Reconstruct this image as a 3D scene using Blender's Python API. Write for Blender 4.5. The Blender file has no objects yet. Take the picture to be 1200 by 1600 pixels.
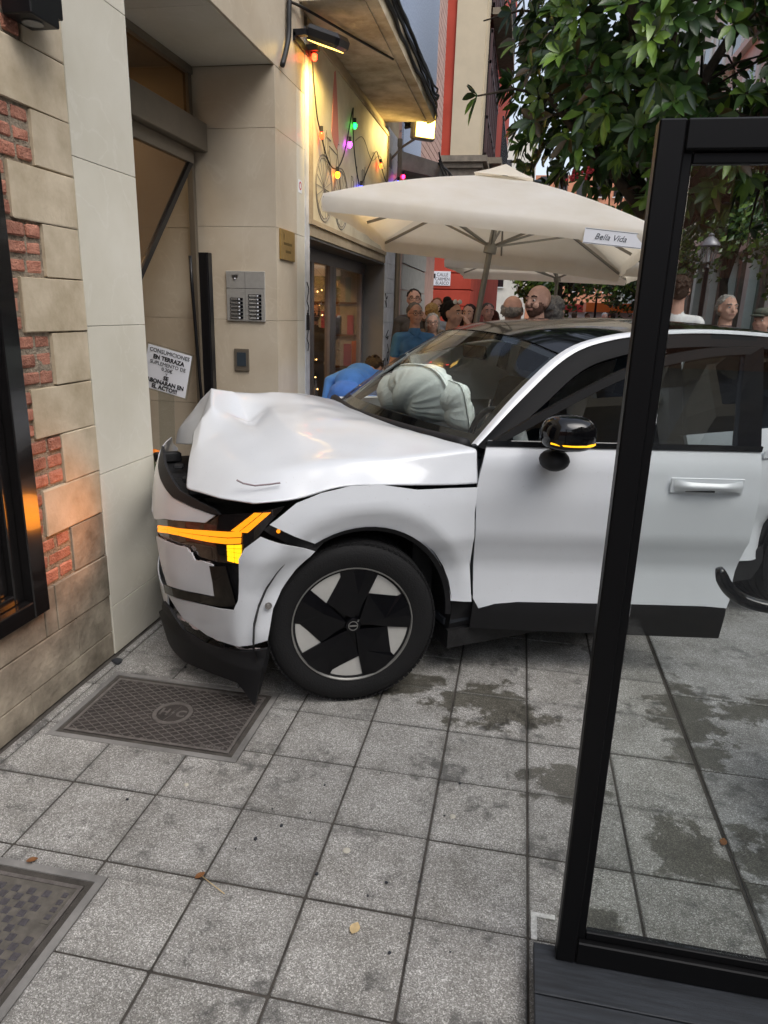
import bpy, bmesh, math, random
import numpy as np
from mathutils import Vector, Matrix
from mathutils.geometry import delaunay_2d_cdt
from math import radians as rad, sin, cos, pi

# ------------------------------------------------------------------ camera, sky, sun, exposure
scene = bpy.context.scene
COL = scene.collection
cam_d = bpy.data.cameras.new('camera'); cam = bpy.data.objects.new('camera', cam_d); COL.objects.link(cam)
cam_d.sensor_fit = 'VERTICAL'; cam_d.sensor_height = 36.0; cam_d.lens = 24.525
cam_d.clip_start = 0.05; cam_d.clip_end = 400
_c0 = Vector((0.9813, 0.1904, 0.0288)); _c1 = -Vector((0.0796, -0.2680, -0.9601)); _c2 = _c0.cross(_c1).normalized()
_c1 = _c2.cross(_c0)
cam.matrix_world = Matrix(((_c0.x, _c1.x, _c2.x, 0), (_c0.y, _c1.y, _c2.y, 0), (_c0.z, _c1.z, _c2.z, 1.6), (0, 0, 0, 1)))
scene.camera = cam
SUN_EL, SUN_AZ = 52, 128           # azimuth measured from +Y towards +X
world = bpy.data.worlds.new('World'); scene.world = world; world.use_nodes = True
_n = world.node_tree.nodes; _l = world.node_tree.links; _n.clear()
_sky = _n.new('ShaderNodeTexSky'); _sky.sky_type = 'NISHITA'; _sky.sun_disc = False
_sky.sun_elevation = rad(SUN_EL); _sky.sun_rotation = rad(SUN_AZ); _sky.dust_density = 3.0; _sky.air_density = 1.0
_hs = _n.new('ShaderNodeHueSaturation'); _hs.inputs['Saturation'].default_value = 0.50
_bg = _n.new('ShaderNodeBackground'); _bg.inputs['Strength'].default_value = 0.15
_o = _n.new('ShaderNodeOutputWorld')
_l.new(_sky.outputs[0], _hs.inputs['Color']); _l.new(_hs.outputs[0], _bg.inputs[0]); _l.new(_bg.outputs[0], _o.inputs[0])
sun_d = bpy.data.lights.new('sun', 'SUN'); sun_d.energy = 0.8; sun_d.angle = rad(45); sun_d.color = (1, .985, .97)
sun = bpy.data.objects.new('sun', sun_d); COL.objects.link(sun)
_dir = Vector((sin(rad(SUN_AZ)) * cos(rad(SUN_EL)), cos(rad(SUN_AZ)) * cos(rad(SUN_EL)), sin(rad(SUN_EL))))
sun.rotation_euler = _dir.to_track_quat('Z', 'Y').to_euler()
sun.location = (6, -8, 14)
vs = scene.view_settings; vs.view_transform = 'Standard'; vs.look = 'None'; vs.exposure = 0.76; vs.gamma = 1.0; vs.use_curve_mapping = False
scene.cycles.max_bounces = 10; scene.cycles.transparent_max_bounces = 16
scene.cycles.use_denoising = True
R = random.Random(7)

# ------------------------------------------------------------------ materials
def hx(h):
    h = h.lstrip('#'); v = [int(h[i:i+2], 16) / 255 for i in (0, 2, 4)]
    return tuple((c / 12.92 if c <= .04045 else ((c + .055) / 1.055) ** 2.4) for c in v)
MATS = {}
def mat(name, col, rough=.6, metal=0., var=0., vs_=6., dark=None, bump=0., bs=60., coat=0., emit=None, es=0., spec=.5, rnd=0., coord='Object', sheen=0., detail=6):
    """Principled material; var mixes towards `dark` with noise of scale vs_, bump adds fine relief, rnd varies by object."""
    if isinstance(col, str): col = hx(col)
    m = bpy.data.materials.new(name); m.use_nodes = True; MATS[name] = m
    nt = m.node_tree; N = nt.nodes; K = nt.links; p = N['Principled BSDF']
    p.inputs['Base Color'].default_value = (*col, 1); p.inputs['Roughness'].default_value = rough; p.inputs['Metallic'].default_value = metal
    p.inputs['Specular IOR Level'].default_value = spec
    if coat: p.inputs['Coat Weight'].default_value = coat; p.inputs['Coat Roughness'].default_value = .04
    if sheen: p.inputs['Sheen Weight'].default_value = sheen
    if emit is not None:
        p.inputs['Emission Color'].default_value = (*(hx(emit) if isinstance(emit, str) else emit), 1); p.inputs['Emission Strength'].default_value = es
    if var or bump:
        tc = N.new('ShaderNodeTexCoord')
    out = None
    if var:
        nz = N.new('ShaderNodeTexNoise'); nz.inputs['Scale'].default_value = vs_; nz.inputs['Detail'].default_value = detail; nz.inputs['Roughness'].default_value = .62
        K.new(tc.outputs[coord], nz.inputs['Vector'])
        rp = N.new('ShaderNodeValToRGB'); rp.color_ramp.elements[0].position = .34; rp.color_ramp.elements[1].position = .68
        if dark is None: dk = tuple(c * (1 - var) for c in col)
        else: dk = hx(dark) if isinstance(dark, str) else dark
        rp.color_ramp.elements[0].color = (*dk, 1); rp.color_ramp.elements[1].color = (*col, 1)
        K.new(nz.outputs[0], rp.inputs[0]); out = rp.outputs[0]
    if rnd:
        oi = N.new('ShaderNodeObjectInfo'); mp = N.new('ShaderNodeMapRange'); mp.inputs[3].default_value = 1 - rnd; mp.inputs[4].default_value = 1 + rnd
        K.new(oi.outputs['Random'], mp.inputs[0])
        mx = N.new('ShaderNodeHueSaturation'); K.new(mp.outputs[0], mx.inputs['Value'])
        if out: K.new(out, mx.inputs['Color'])
        else: mx.inputs['Color'].default_value = (*col, 1)
        out = mx.outputs[0]
    if out: K.new(out, p.inputs['Base Color'])
    if bump:
        nb = N.new('ShaderNodeTexNoise'); nb.inputs['Scale'].default_value = bs; nb.inputs['Detail'].default_value = 5
        K.new(tc.outputs[coord], nb.inputs['Vector'])
        b = N.new('ShaderNodeBump'); b.inputs['Strength'].default_value = bump; b.inputs['Distance'].default_value = .01
        K.new(nb.outputs[0], b.inputs['Height']); K.new(b.outputs[0], p.inputs['Normal'])
    return m
def glass(name, tint=(1, 1, 1), rough=0.0, refl=1.0, ior=1.5):
    m = bpy.data.materials.new(name); m.use_nodes = True; MATS[name] = m
    nt = m.node_tree; N = nt.nodes; K = nt.links; N.clear()
    o = N.new('ShaderNodeOutputMaterial'); t = N.new('ShaderNodeBsdfTransparent'); g = N.new('ShaderNodeBsdfGlossy'); f = N.new('ShaderNodeLayerWeight'); x = N.new('ShaderNodeMixShader')
    t.inputs[0].default_value = (*tint, 1); g.inputs['Roughness'].default_value = rough; g.inputs['Color'].default_value = (1, 1, 1, 1); f.inputs[0].default_value = .5
    pw = N.new('ShaderNodeMath'); pw.operation = 'POWER'; pw.inputs[1].default_value = 5; ml = N.new('ShaderNodeMath'); ml.operation = 'MULTIPLY_ADD'; f0 = ((ior-1)/(ior+1))**2; ml.inputs[1].default_value = (1-f0)*refl; ml.inputs[2].default_value = f0*refl
    K.new(f.outputs['Facing'], pw.inputs[0]); K.new(pw.outputs[0], ml.inputs[0]); K.new(ml.outputs[0], x.inputs[0]); K.new(t.outputs[0], x.inputs[1]); K.new(g.outputs[0], x.inputs[2]); K.new(x.outputs[0], o.inputs[0])
    return m

# ------------------------------------------------------------------ mesh helpers
class MB:
    def __init__(s): s.v = []; s.f = []; s.m = []; s.mi = 0
    def add(s, vs, fs):
        o = len(s.v); s.v += [tuple(map(float, v)) for v in vs]
        for f in fs: s.f.append(tuple(i + o for i in f)); s.m.append(s.mi)
        return s
    def box(s, lo, hi, M=None, bev=0.):
        x0, y0, z0 = lo; x1, y1, z1 = hi
        if bev > 0:
            vs = []; b = bev
            for z, i in ((z0, b), (z0 + b, 0), (z1 - b, 0), (z1, b)):
                for x, y in ((x0+i+b*(i == 0), y0+i), (x1-i-b*(i == 0), y0+i), (x1-i, y0+i+b*(i == 0)), (x1-i, y1-i-b*(i == 0)), (x1-i-b*(i == 0), y1-i), (x0+i+b*(i == 0), y1-i), (x0+i, y1-i-b*(i == 0)), (x0+i, y0+i+b*(i == 0))):
                    vs.append((x, y, z))
            fs = [tuple(range(7, -1, -1)), tuple(range(24, 32))]
            for k in range(3):
                for j in range(8): a = k*8+j; c = k*8+(j+1) % 8; fs.append((a, c, c+8, a+8))
        else:
            vs = [(x0,y0,z0),(x1,y0,z0),(x1,y1,z0),(x0,y1,z0),(x0,y0,z1),(x1,y0,z1),(x1,y1,z1),(x0,y1,z1)]
            fs = [(3,2,1,0),(4,5,6,7),(0,1,5,4),(1,2,6,5),(2,3,7,6),(3,0,4,7)]
        if M is not None: vs = [M @ Vector(v) for v in vs]
        return s.add(vs, fs)
    def bar(s, a, b, w, h=None, up=(0, 0, 1)):
        """square bar from a to b"""
        a = Vector(a); b = Vector(b); h = h or w; d = (b - a); L = d.length; d.normalize()
        u = Vector(up)
        if abs(u.dot(d)) > .99: u = Vector((1, 0, 0))
        x = d.cross(u).normalized(); y = x.cross(d)
        M = Matrix(((x.x, d.x, y.x, a.x), (x.y, d.y, y.y, a.y), (x.z, d.z, y.z, a.z), (0, 0, 0, 1)))
        return s.box((-w/2, 0, -h/2), (w/2, L, h/2), M)
    def tube(s, path, r, n=8, cap=True):
        P = [Vector(p) for p in path]; k = len(P)
        rr = list(r) if hasattr(r, '__len__') else [r] * k
        ref = None; vs = []
        for i, p in enumerate(P):
            d = (P[min(i+1, k-1)] - P[max(i-1, 0)]).normalized()
            if ref is None: ref = d.orthogonal().normalized()
            ref = (ref - d * ref.dot(d))
            if ref.length < 1e-6: ref = d.orthogonal()
            ref.normalize(); t = d.cross(ref)
            for j in range(n): a = 2*pi*j/n; vs.append(p + (ref*cos(a) + t*sin(a)) * rr[i])
        fs = [(i*n+j, i*n+(j+1) % n, (i+1)*n+(j+1) % n, (i+1)*n+j) for i in range(k-1) for j in range(n)]
        if cap: fs += [tuple(range(n-1, -1, -1)), tuple((k-1)*n+j for j in range(n))]
        return s.add(vs, fs)
    def lathe(s, prof, n=24, M=None, close=False):
        """profile of (radius, z) spun about z"""
        vs = []
        for r, z in prof:
            for j in range(n): a = 2*pi*j/n; v = Vector((r*cos(a), r*sin(a), z)); vs.append(M @ v if M is not None else v)
        k = len(prof)
        fs = [(i*n+j, i*n+(j+1) % n, ((i+1) % k)*n+(j+1) % n, ((i+1) % k)*n+j) for i in range(k if close else k-1) for j in range(n)]
        return s.add(vs, fs)
    def disc(s, c, r, n=24, M=None):
        vs = [Vector((c[0]+r*cos(2*pi*j/n), c[1]+r*sin(2*pi*j/n), c[2])) for j in range(n)]
        if M is not None: vs = [M @ v for v in vs]
        return s.add(vs, [tuple(range(n))])
    def prism(s, poly, z0, z1, M=None):
        n = len(poly); vs = [Vector((x, y, z0)) for x, y in poly] + [Vector((x, y, z1)) for x, y in poly]
        if M is not None: vs = [M @ v for v in vs]
        return s.add(vs, [tuple(range(n-1, -1, -1)), tuple(range(n, 2*n))] + [(i, (i+1) % n, n+(i+1) % n, n+i) for i in range(n)])
    def ball(s, c, r, nu=12, nv=8, M=None):
        r = r if hasattr(r, '__len__') else (r, r, r)
        vs = [Vector((c[0], c[1], c[2]-r[2]))]
        for i in range(1, nv):
            t = pi*i/nv
            for j in range(nu): a = 2*pi*j/nu; vs.append(Vector((c[0]+r[0]*sin(t)*cos(a), c[1]+r[1]*sin(t)*sin(a), c[2]-r[2]*cos(t))))
        vs.append(Vector((c[0], c[1], c[2]+r[2])))
        if M is not None: vs = [M @ v for v in vs]
        fs = [(0, 1+(j+1) % nu, 1+j) for j in range(nu)]
        for i in range(nv-2):
            for j in range(nu): a = 1+i*nu+j; b = 1+i*nu+(j+1) % nu; fs.append((a, b, b+nu, a+nu))
        e = len(vs)-1; fs += [(e, e-nu+j, e-nu+(j+1) % nu) for j in range(nu)]
        return s.add(vs, fs)
    def mesh(s, name, smooth=False):
        me = bpy.data.meshes.new(name); me.from_pydata(s.v, [], s.f)
        me.polygons.foreach_set('material_index', s.m)
        if smooth: me.polygons.foreach_set('use_smooth', [True]*len(s.f))
        me.update()
        if smooth is not True and smooth: me.set_sharp_from_angle(angle=rad(smooth))
        return me
    def build(s, name, mats, parent=None, smooth=False, loc=None, rot=None):
        me = s.mesh(name, smooth)
        return put(name, me, mats, parent, loc, rot)
WR = set()
def wroot(name, label, cat, loc):
    o = thing(name, label, cat, loc); WR.add(o.name); return o
def put(name, me, mats, parent=None, loc=None, rot=None):
    for m in (mats if isinstance(mats, (list, tuple)) else [mats]):
        me.materials.append(MATS[m] if isinstance(m, str) else m)
    o = bpy.data.objects.new(name, me); COL.objects.link(o); o.parent = parent
    if parent is not None and parent.name in WR: o.matrix_parent_inverse = Matrix.Translation(-parent.location)
    if loc is not None: o.location = loc
    if rot is not None: o.rotation_euler = rot
    return o
def tag(o, label=None, cat=None, group=None, kind=None):
    if label: o['label'] = label
    if cat: o['category'] = cat
    if group: o['group'] = group
    if kind: o['kind'] = kind
    return o
def thing(name, label, cat, loc=(0, 0, 0), rotz=0., group=None):
    o = bpy.data.objects.new(name, None); COL.objects.link(o); o.location = loc; o.rotation_euler = (0, 0, rotz); o.empty_display_size = .1
    return tag(o, label, cat, group)
def dup(o, parent=None, loc=None, rotz=None):
    c = o.copy(); COL.objects.link(c); c.parent = parent
    if loc is not None: c.location = loc
    if rotz is not None: c.rotation_euler = (0, 0, rotz)
    for ch in [x for x in o.children]: dup(ch, c)
    return c
def text_obj(name, body, size, m, parent, M, depth=.001, shear=0., align='CENTER', sx=1.0, bold=0.):
    cu = bpy.data.curves.new(name, 'FONT'); cu.body = body; cu.size = size; cu.extrude = depth; cu.shear = shear
    cu.align_x = align; cu.align_y = 'CENTER'; cu.offset = bold; cu.resolution_u = 3
    t = bpy.data.objects.new(name+'_t', cu); COL.objects.link(t)
    me = bpy.data.meshes.new_from_object(t); bpy.data.objects.remove(t); bpy.data.curves.remove(cu)
    me.transform(Matrix.Diagonal((sx, 1, 1, 1))); me.transform(M); me.materials.clear()
    return put(name, me, m, parent)
def frame_M(o, x, y):
    """matrix with origin o, x axis x, y axis y"""
    x = Vector(x).normalized(); y = Vector(y).normalized(); z = x.cross(y)
    return Matrix(((x.x, y.x, z.x, o[0]), (x.y, y.y, z.y, o[1]), (x.z, y.z, z.z, o[2]), (0, 0, 0, 1)))
def crs(pts, n):
    P = [np.array(p, float) for p in pts]; P = [2*P[0]-P[1]] + P + [2*P[-1]-P[-2]]; out = []
    for i in range(1, len(P)-2):
        a, b, c, d = P[i-1:i+3]
        for k in range(n):
            t = k/n; out.append(.5*(2*b+(c-a)*t+(2*a-5*b+4*c-d)*t*t+(3*b-a-3*c+d)*t**3))
    out.append(P[-2]); return np.array(out)
def gridsurf(ctrl, nu=6, nv=6):
    """smooth surface through a control grid -> (verts, faces)"""
    rows = [crs(r, nv) for r in ctrl]; cols = np.stack(rows)           # R x V x 3
    full = np.stack([crs(cols[:, j], nu) for j in range(cols.shape[1])], 1)
    a, b = full.shape[:2]
    return full.reshape(-1, 3), [(i*b+j, i*b+j+1, (i+1)*b+j+1, (i+1)*b+j) for i in range(a-1) for j in range(b-1)]
def thicken(vs, fs, t, flip=False):
    """offset a sheet inwards by t and close its rim with sharp edges"""
    vs = np.asarray(vs, float); nrm = np.zeros_like(vs)
    for f in fs:
        p = vs[list(f)]; nn = np.cross(p[1]-p[0], p[2]-p[0])
        for i in f: nrm[i] += nn
    L = np.linalg.norm(nrm, axis=1, keepdims=True); nrm /= np.where(L == 0, 1, L)
    if flip: nrm = -nrm; fs = [tuple(reversed(f)) for f in fs]
    inn = vs - nrm*t; n = len(vs)
    ed = {}
    for f in fs:
        for a, b in zip(f, f[1:]+f[:1]): ed[(a, b)] = 1
    rim = [(a, b) for a, b in ed if (b, a) not in ed]
    allv = list(map(tuple, vs)) + list(map(tuple, inn)); allf = list(fs) + [tuple(i+n for i in reversed(f)) for f in fs]
    for a, b in rim:
        k = len(allv); allv += [tuple(vs[b]), tuple(vs[a]), tuple(inn[a]), tuple(inn[b])]; allf.append((k, k+1, k+2, k+3))
    return allv, allf
def inside(p, poly):
    x, y = p; r = False; j = len(poly)-1
    for i in range(len(poly)):
        (a, b), (c, d) = poly[i], poly[j]
        if (b > y) != (d > y) and x < (c-a)*(y-b)/(d-b)+a: r = not r
        j = i
    return r
def cdt(poly, res):
    """triangulate a 2D polygon with interior points every res"""
    P = []
    n = len(poly)
    for i in range(n):
        a = Vector(poly[i]); b = Vector(poly[(i+1) % n]); k = max(1, int((b-a).length/res))
        for j in range(k): P.append(a.lerp(b, j/k))
    m = len(P); E = [(i, (i+1) % m) for i in range(m)]
    xs = [p.x for p in P]; ys = [p.y for p in P]; bp = [tuple(p) for p in P]
    y = min(ys)+res*.5
    while y < max(ys):
        x = min(xs)+res*.5
        while x < max(xs):
            if inside((x, y), bp) and min((x-q[0])**2+(y-q[1])**2 for q in bp) > (res*.45)**2: P.append(Vector((x, y)))
            x += res
        y += res
    v, e, f, *_ = delaunay_2d_cdt(P, E, [], 1, 1e-7)
    return [tuple(p) for p in v], [tuple(x) for x in f]
def panel(name, poly, fmap, m, parent, res=.04, thick=.004, out=(0, -1, 0), smooth=50):
    v2, f2 = cdt(poly, res); vs = np.array([fmap(*p) for p in v2], float)
    nn = sum((np.cross(vs[f[1]]-vs[f[0]], vs[f[2]]-vs[f[0]]) for f in f2), np.zeros(3))
    b = MB(); a, c = thicken(vs, f2, thick, flip=bool(np.dot(nn, out) < 0)); b.add(a, c)
    return b.build(name, m, parent, smooth)
# ------------------------------------------------------------------ surface materials
def paving_mat(name, base, light, dark, wet=True, stain=.5, sp=230., edge=None):
    m = bpy.data.materials.new(name); m.use_nodes = True; MATS[name] = m
    nt = m.node_tree; N = nt.nodes; K = nt.links; p = N['Principled BSDF']
    g = N.new('ShaderNodeNewGeometry')
    def noise(sc, det=4, ro=.6):
        z = N.new('ShaderNodeTexNoise'); z.inputs['Scale'].default_value = sc; z.inputs['Detail'].default_value = det; z.inputs['Roughness'].default_value = ro
        K.new(g.outputs['Position'], z.inputs['Vector']); return z.outputs[0]
    def ramp(src, *st):
        r = N.new('ShaderNodeValToRGB'); e = r.color_ramp.elements
        while len(e) < len(st): e.new(.5)
        for x, (ps, c) in zip(e, st): x.position = ps; x.color = (*c, 1) if len(c) == 3 else c
        K.new(src, r.inputs[0]); return r.outputs[0]
    def mixc(a, b, fac, mode='MIX'):
        x = N.new('ShaderNodeMix'); x.data_type = 'RGBA'; x.blend_type = mode
        for s_, k in ((a, 6), (b, 7)):
            if isinstance(s_, tuple): x.inputs[k].default_value = (*s_, 1)
            else: K.new(s_, x.inputs[k])
        if isinstance(fac, float): x.inputs[0].default_value = fac
        else: K.new(fac, x.inputs[0])
        return x.outputs[2]
    speck = N.new('ShaderNodeTexVoronoi'); speck.inputs['Scale'].default_value = sp; K.new(g.outputs['Position'], speck.inputs['Vector'])
    sep = N.new('ShaderNodeSeparateColor'); K.new(speck.outputs['Color'], sep.inputs[0])
    c = ramp(sep.outputs[0], (0., dark), (.25, tuple(x*.8 for x in base)), (.6, base), (.86, light), (1., tuple(min(1, x*1.5) for x in light)))
    c = mixc(c, ramp(noise(5., 6, .7), (.3, (.62, .61, .59)), (.7, (1.08, 1.08, 1.08))), 1.0, 'MULTIPLY')
    oi = N.new('ShaderNodeObjectInfo'); c = mixc(c, ramp(oi.outputs['Random'], (0., (.87, .87, .865)), (1., (1.07, 1.065, 1.05))), 1.0, 'MULTIPLY')
    # grime blotches with a footprint-like shape of their own
    bl = ramp(noise(3.1, 7, .72), (.52, (0, 0, 0)), (.60, (1, 1, 1)))
    bl2 = ramp(noise(17., 3, .5), (.42, (0, 0, 0)), (.58, (1, 1, 1)))
    mm = N.new('ShaderNodeMath'); mm.operation = 'MULTIPLY'; K.new(bl, mm.inputs[0]); K.new(bl2, mm.inputs[1])
    m2 = N.new('ShaderNodeMath'); m2.operation = 'MULTIPLY'; m2.inputs[1].default_value = stain; K.new(mm.outputs[0], m2.inputs[0])
    c = mixc(c, tuple(x*.22 for x in base), m2.outputs[0])
    # dirt trodden into the rim of each slab
    if edge:
        tco = N.new('ShaderNodeTexCoord'); sx = N.new('ShaderNodeSeparateXYZ'); K.new(tco.outputs['Object'], sx.inputs[0]); ds_ = []
        for ax, ln in ((0, edge[0]), (1, edge[1])):
            h1 = N.new('ShaderNodeMath'); h1.operation = 'SUBTRACT'; h1.inputs[1].default_value = ln/2; K.new(sx.outputs[ax], h1.inputs[0])
            h2 = N.new('ShaderNodeMath'); h2.operation = 'ABSOLUTE'; K.new(h1.outputs[0], h2.inputs[0])
            h3 = N.new('ShaderNodeMath'); h3.operation = 'SUBTRACT'; h3.inputs[1].default_value = ln/2; K.new(h2.outputs[0], h3.inputs[0]); ds_.append(h3.outputs[0])
        mxm = N.new('ShaderNodeMath'); mxm.operation = 'MAXIMUM'; K.new(ds_[0], mxm.inputs[0]); K.new(ds_[1], mxm.inputs[1])
        nd = N.new('ShaderNodeMath'); nd.operation = 'MULTIPLY_ADD'; nd.inputs[1].default_value = .055; K.new(noise(14., 5, .7), nd.inputs[0]); K.new(mxm.outputs[0], nd.inputs[2])
        er = N.new('ShaderNodeMapRange'); er.inputs[1].default_value = .006; er.inputs[2].default_value = .034; er.inputs[3].default_value = 0; er.inputs[4].default_value = .42; K.new(nd.outputs[0], er.inputs[0])
        c = mixc(c, tuple(x*.30 for x in base), er.outputs[0])
    p.inputs['Roughness'].default_value = .82
    if wet:
        # water spilt round the car's front wheel and along the kerb line
        def dist(x, y, rx, ry):
            s1 = N.new('ShaderNodeVectorMath'); s1.operation = 'SUBTRACT'; s1.inputs[1].default_value = (x, y, 0); K.new(g.outputs['Position'], s1.inputs[0])
            s2 = N.new('ShaderNodeVectorMath'); s2.operation = 'DIVIDE'; s2.inputs[1].default_value = (rx, ry, 1); K.new(s1.outputs[0], s2.inputs[0])
            s3 = N.new('ShaderNodeVectorMath'); s3.operation = 'LENGTH'; K.new(s2.outputs[0], s3.inputs[0]); return s3.outputs['Value']
        tot = None
        for a in ((.0, 2.66, .42, .30), (.27, 2.2, .28, .22), (.80, 2.75, .26, .62), (.62, 1.95, .2, .28), (.95, 1.95, .35, .4), (1.3, 2.9, .6, .28), (-.45, 2.75, .5, .2), (.32, 1.62, .13, .1)):
            r_ = N.new('ShaderNodeMapRange'); r_.inputs[1].default_value = 1.25; r_.inputs[2].default_value = .2; r_.inputs[3].default_value = 0; r_.inputs[4].default_value = .455; K.new(dist(*a), r_.inputs[0])
            if tot is None: tot = r_.outputs[0]
            else:
                mx = N.new('ShaderNodeMath'); mx.operation = 'MAXIMUM'; K.new(tot, mx.inputs[0]); K.new(r_.outputs[0], mx.inputs[1]); tot = mx.outputs[0]
        ad = N.new('ShaderNodeMath'); ad.operation = 'ADD'; K.new(tot, ad.inputs[0]); K.new(noise(7.5, 8, .70), ad.inputs[1])
        w = ramp(ad.outputs[0], (.80, (0, 0, 0)), (.85, (1, 1, 1)))
        c = mixc(c, mixc(c, (.36, .35, .31), 1.0, 'MULTIPLY'), w)
        rr = N.new('ShaderNodeMapRange'); rr.inputs[3].default_value = .82; rr.inputs[4].default_value = .34; K.new(w, rr.inputs[0]); K.new(rr.outputs[0], p.inputs['Roughness'])
    K.new(c, p.inputs['Base Color'])
    b = N.new('ShaderNodeBump'); b.inputs['Strength'].default_value = .35; b.inputs['Distance'].default_value = .003
    K.new(sep.outputs[1], b.inputs['Height']); K.new(b.outputs[0], p.inputs['Normal'])
    return m
paving_mat('paving', (.335, .326, .304), (.50, .49, .475), (.17, .165, .155), sp=360., stain=.8, edge=(.3027, .2955))
paving_mat('road_slab', (.33, .33, .325), (.45, .45, .45), (.22, .22, .22), stain=.6, sp=330.)
mat('grout', (.085, .075, .064), .95, var=.5, vs_=12, bump=.5, bs=160, coord='Object')
mat('concrete', (.26, .25, .235), .9, var=.45, vs_=5, bump=.3, bs=90)
mat('kerb_ground', (.17, .17, .17), .9, var=.4, vs_=2., bump=.2, bs=80)
mat('cast_iron', (.068, .058, .053), .6, .15, var=.5, vs_=14, bump=.4, bs=220)
mat('cast_iron_worn', (.21, .19, .175), .5, .3, var=.4, vs_=30, bump=.3, bs=220)
mat('cover_dirt', (.145, .13, .11), .9, var=.4, vs_=30)
mat('cast_stud', (.10, .092, .10), .5, .2, var=.3, vs_=40, bump=.3, bs=200)
mat('brick', '#c08872', .9, var=.55, vs_=18, dark='#9a6350', bump=.9, bs=120, rnd=.22)
mat('mortar', '#a89a86', .98, var=.5, vs_=40, dark='#7a6f60', bump=1.0, bs=110)
mat('stone', '#cfc1a9', .85, var=.5, vs_=4.5, dark='#a99a80', bump=.22, bs=55, rnd=.06, detail=11)
mat('stone_low', '#aaa08e', .88, var=.7, vs_=3.4, dark='#554e42', bump=.5, bs=40, rnd=.08)
def marble(name, base, vein, dk):
    m = mat(name, base, .32, var=.3, vs_=1.6, dark=dk, rnd=.03, detail=9)
    nt = m.node_tree; N = nt.nodes; K = nt.links; p = N['Principled BSDF']
    src = p.inputs['Base Color'].links[0].from_socket
    tc = N.new('ShaderNodeTexCoord')
    nz = N.new('ShaderNodeTexNoise'); nz.inputs['Scale'].default_value = 2.3; nz.inputs['Detail'].default_value = 8; nz.inputs['Distortion'].default_value = 1.2; K.new(tc.outputs['Object'], nz.inputs['Vector'])
    rp = N.new('ShaderNodeValToRGB'); e = rp.color_ramp.elements; e[0].position = .485; e[0].color = (0, 0, 0, 1); e[1].position = .5; e[1].color = (.22, .22, .22, 1)
    x = e.new(.515); x.color = (0, 0, 0, 1)
    K.new(nz.outputs[0], rp.inputs[0])
    mx = N.new('ShaderNodeMix'); mx.data_type = 'RGBA'; mx.inputs[7].default_value = (*hx(vein), 1); K.new(rp.outputs[0], mx.inputs[0]); K.new(src, mx.inputs[6]); K.new(mx.outputs[2], p.inputs['Base Color'])
    return m
marble('marble', '#dedacd', '#ebe8df', '#cfcaba')
marble('marble_tan', '#cec3b0', '#ddd4c4', '#bcae99')
mat('black_wood', (.010, .009, .009), .22, coat=.3, var=.3, vs_=30)
mat('brown_wood', '#3a2018', .3, coat=.3, var=.5, vs_=24)
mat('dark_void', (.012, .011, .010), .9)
mat('plaster_beige', '#b9a98e', .9, var=.35, vs_=2, dark='#93836b', bump=.2, bs=60)
mat('old_concrete', '#d3c6ad', .95, var=.6, vs_=3.4, dark='#95866d', bump=.5, bs=30, detail=10)
mat('grey_concrete', '#8d8c87', .95, var=.5, vs_=2.4, dark='#5c5b56', bump=.3, bs=40)
mat('bronze_alu', '#7a7164', .42, .35, var=.12, vs_=10)
mat('grey_alu', '#86858a', .38, .4, var=.1, vs_=10)
mat('brass', '#b3945a', .38, .5, var=.25, vs_=20)
mat('steel', '#b5b3ae', .38, .35, var=.1, vs_=40)
mat('black_plastic', (.013, .013, .014), .42)
mat('black_metal', (.012, .012, .014), .35, .3)
mat('cable', (.01, .01, .011), .55)
mat('cream_panel', '#d5cdb6', .6, var=.18, vs_=3, dark='#b8ad93')
mat('paint_line', '#6a6664', .8)
mat('paint_red', '#c47f76', .8)
mat('tile_white', '#d3d6dc', .45, var=.3, vs_=6, dark='#b2b5bb')
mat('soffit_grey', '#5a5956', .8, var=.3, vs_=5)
mat('grey_panel', '#6f6d6a', .5, var=.15, vs_=4)
mat('mosaic_blue', '#b7c4da', .35, var=.45, vs_=55, dark='#7f92b2')
mat('white_paint', '#d9d9d6', .5, var=.08, vs_=8)
mat('paper_white', '#e6e8ee', .7)
mat('ink', '#17171c', .8)
glass('glass_clear', (.93, .95, .94))
glass('glass_shop', (.85, .83, .80))
glass('glass_bronze', (.74, .64, .51))
glass('glass_acrylic', (.9, .92, .92))
mat('shop_back', '#8a6038', .8, var=.6, vs_=3, dark='#4a3018')
mat('warm_strip', (1, .8, .5), .5, emit='#ffc070', es=38)
mat('floor_dark', '#4b4640', .5, var=.3, vs_=5)

# ------------------------------------------------------------------ ground
XW = -1.77
def rects_minus(r, holes):
    out = [r]
    for h in holes:
        nxt = []
        for x0, y0, x1, y1 in out:
            a0, b0, a1, b1 = h
            if a1 <= x0 or a0 >= x1 or b1 <= y0 or b0 >= y1: nxt.append((x0, y0, x1, y1)); continue
            if y0 < b0: nxt.append((x0, y0, x1, b0))
            if b1 < y1: nxt.append((x0, b1, x1, y1))
            m0, m1 = max(y0, b0), min(y1, b1)
            if x0 < a0: nxt.append((x0, m0, a0, m1))
            if a1 < x1: nxt.append((a1, m0, x1, m1))
        out = nxt
    return [q for q in out if q[2]-q[0] > .02 and q[3]-q[1] > .02]
b = MB(); b.box((-60, -40, -.30), (60, 160, -.012)); gr = b.build('ground', 'kerb_ground'); tag(gr, kind='structure')
b = MB(); b.box((XW-.5, -1.2, -.010), (.768, 9.4, -.006)); pv = b.build('pavement', 'grout'); tag(pv, kind='structure')
HOLES = [(-1.681, 2.054, -.904, 2.551), (-1.9, .974, -1.054, 1.476)]
PX, PY, X0, Y0 = .3097, .3025, .142, 1.2275
base_tile = {}
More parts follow.
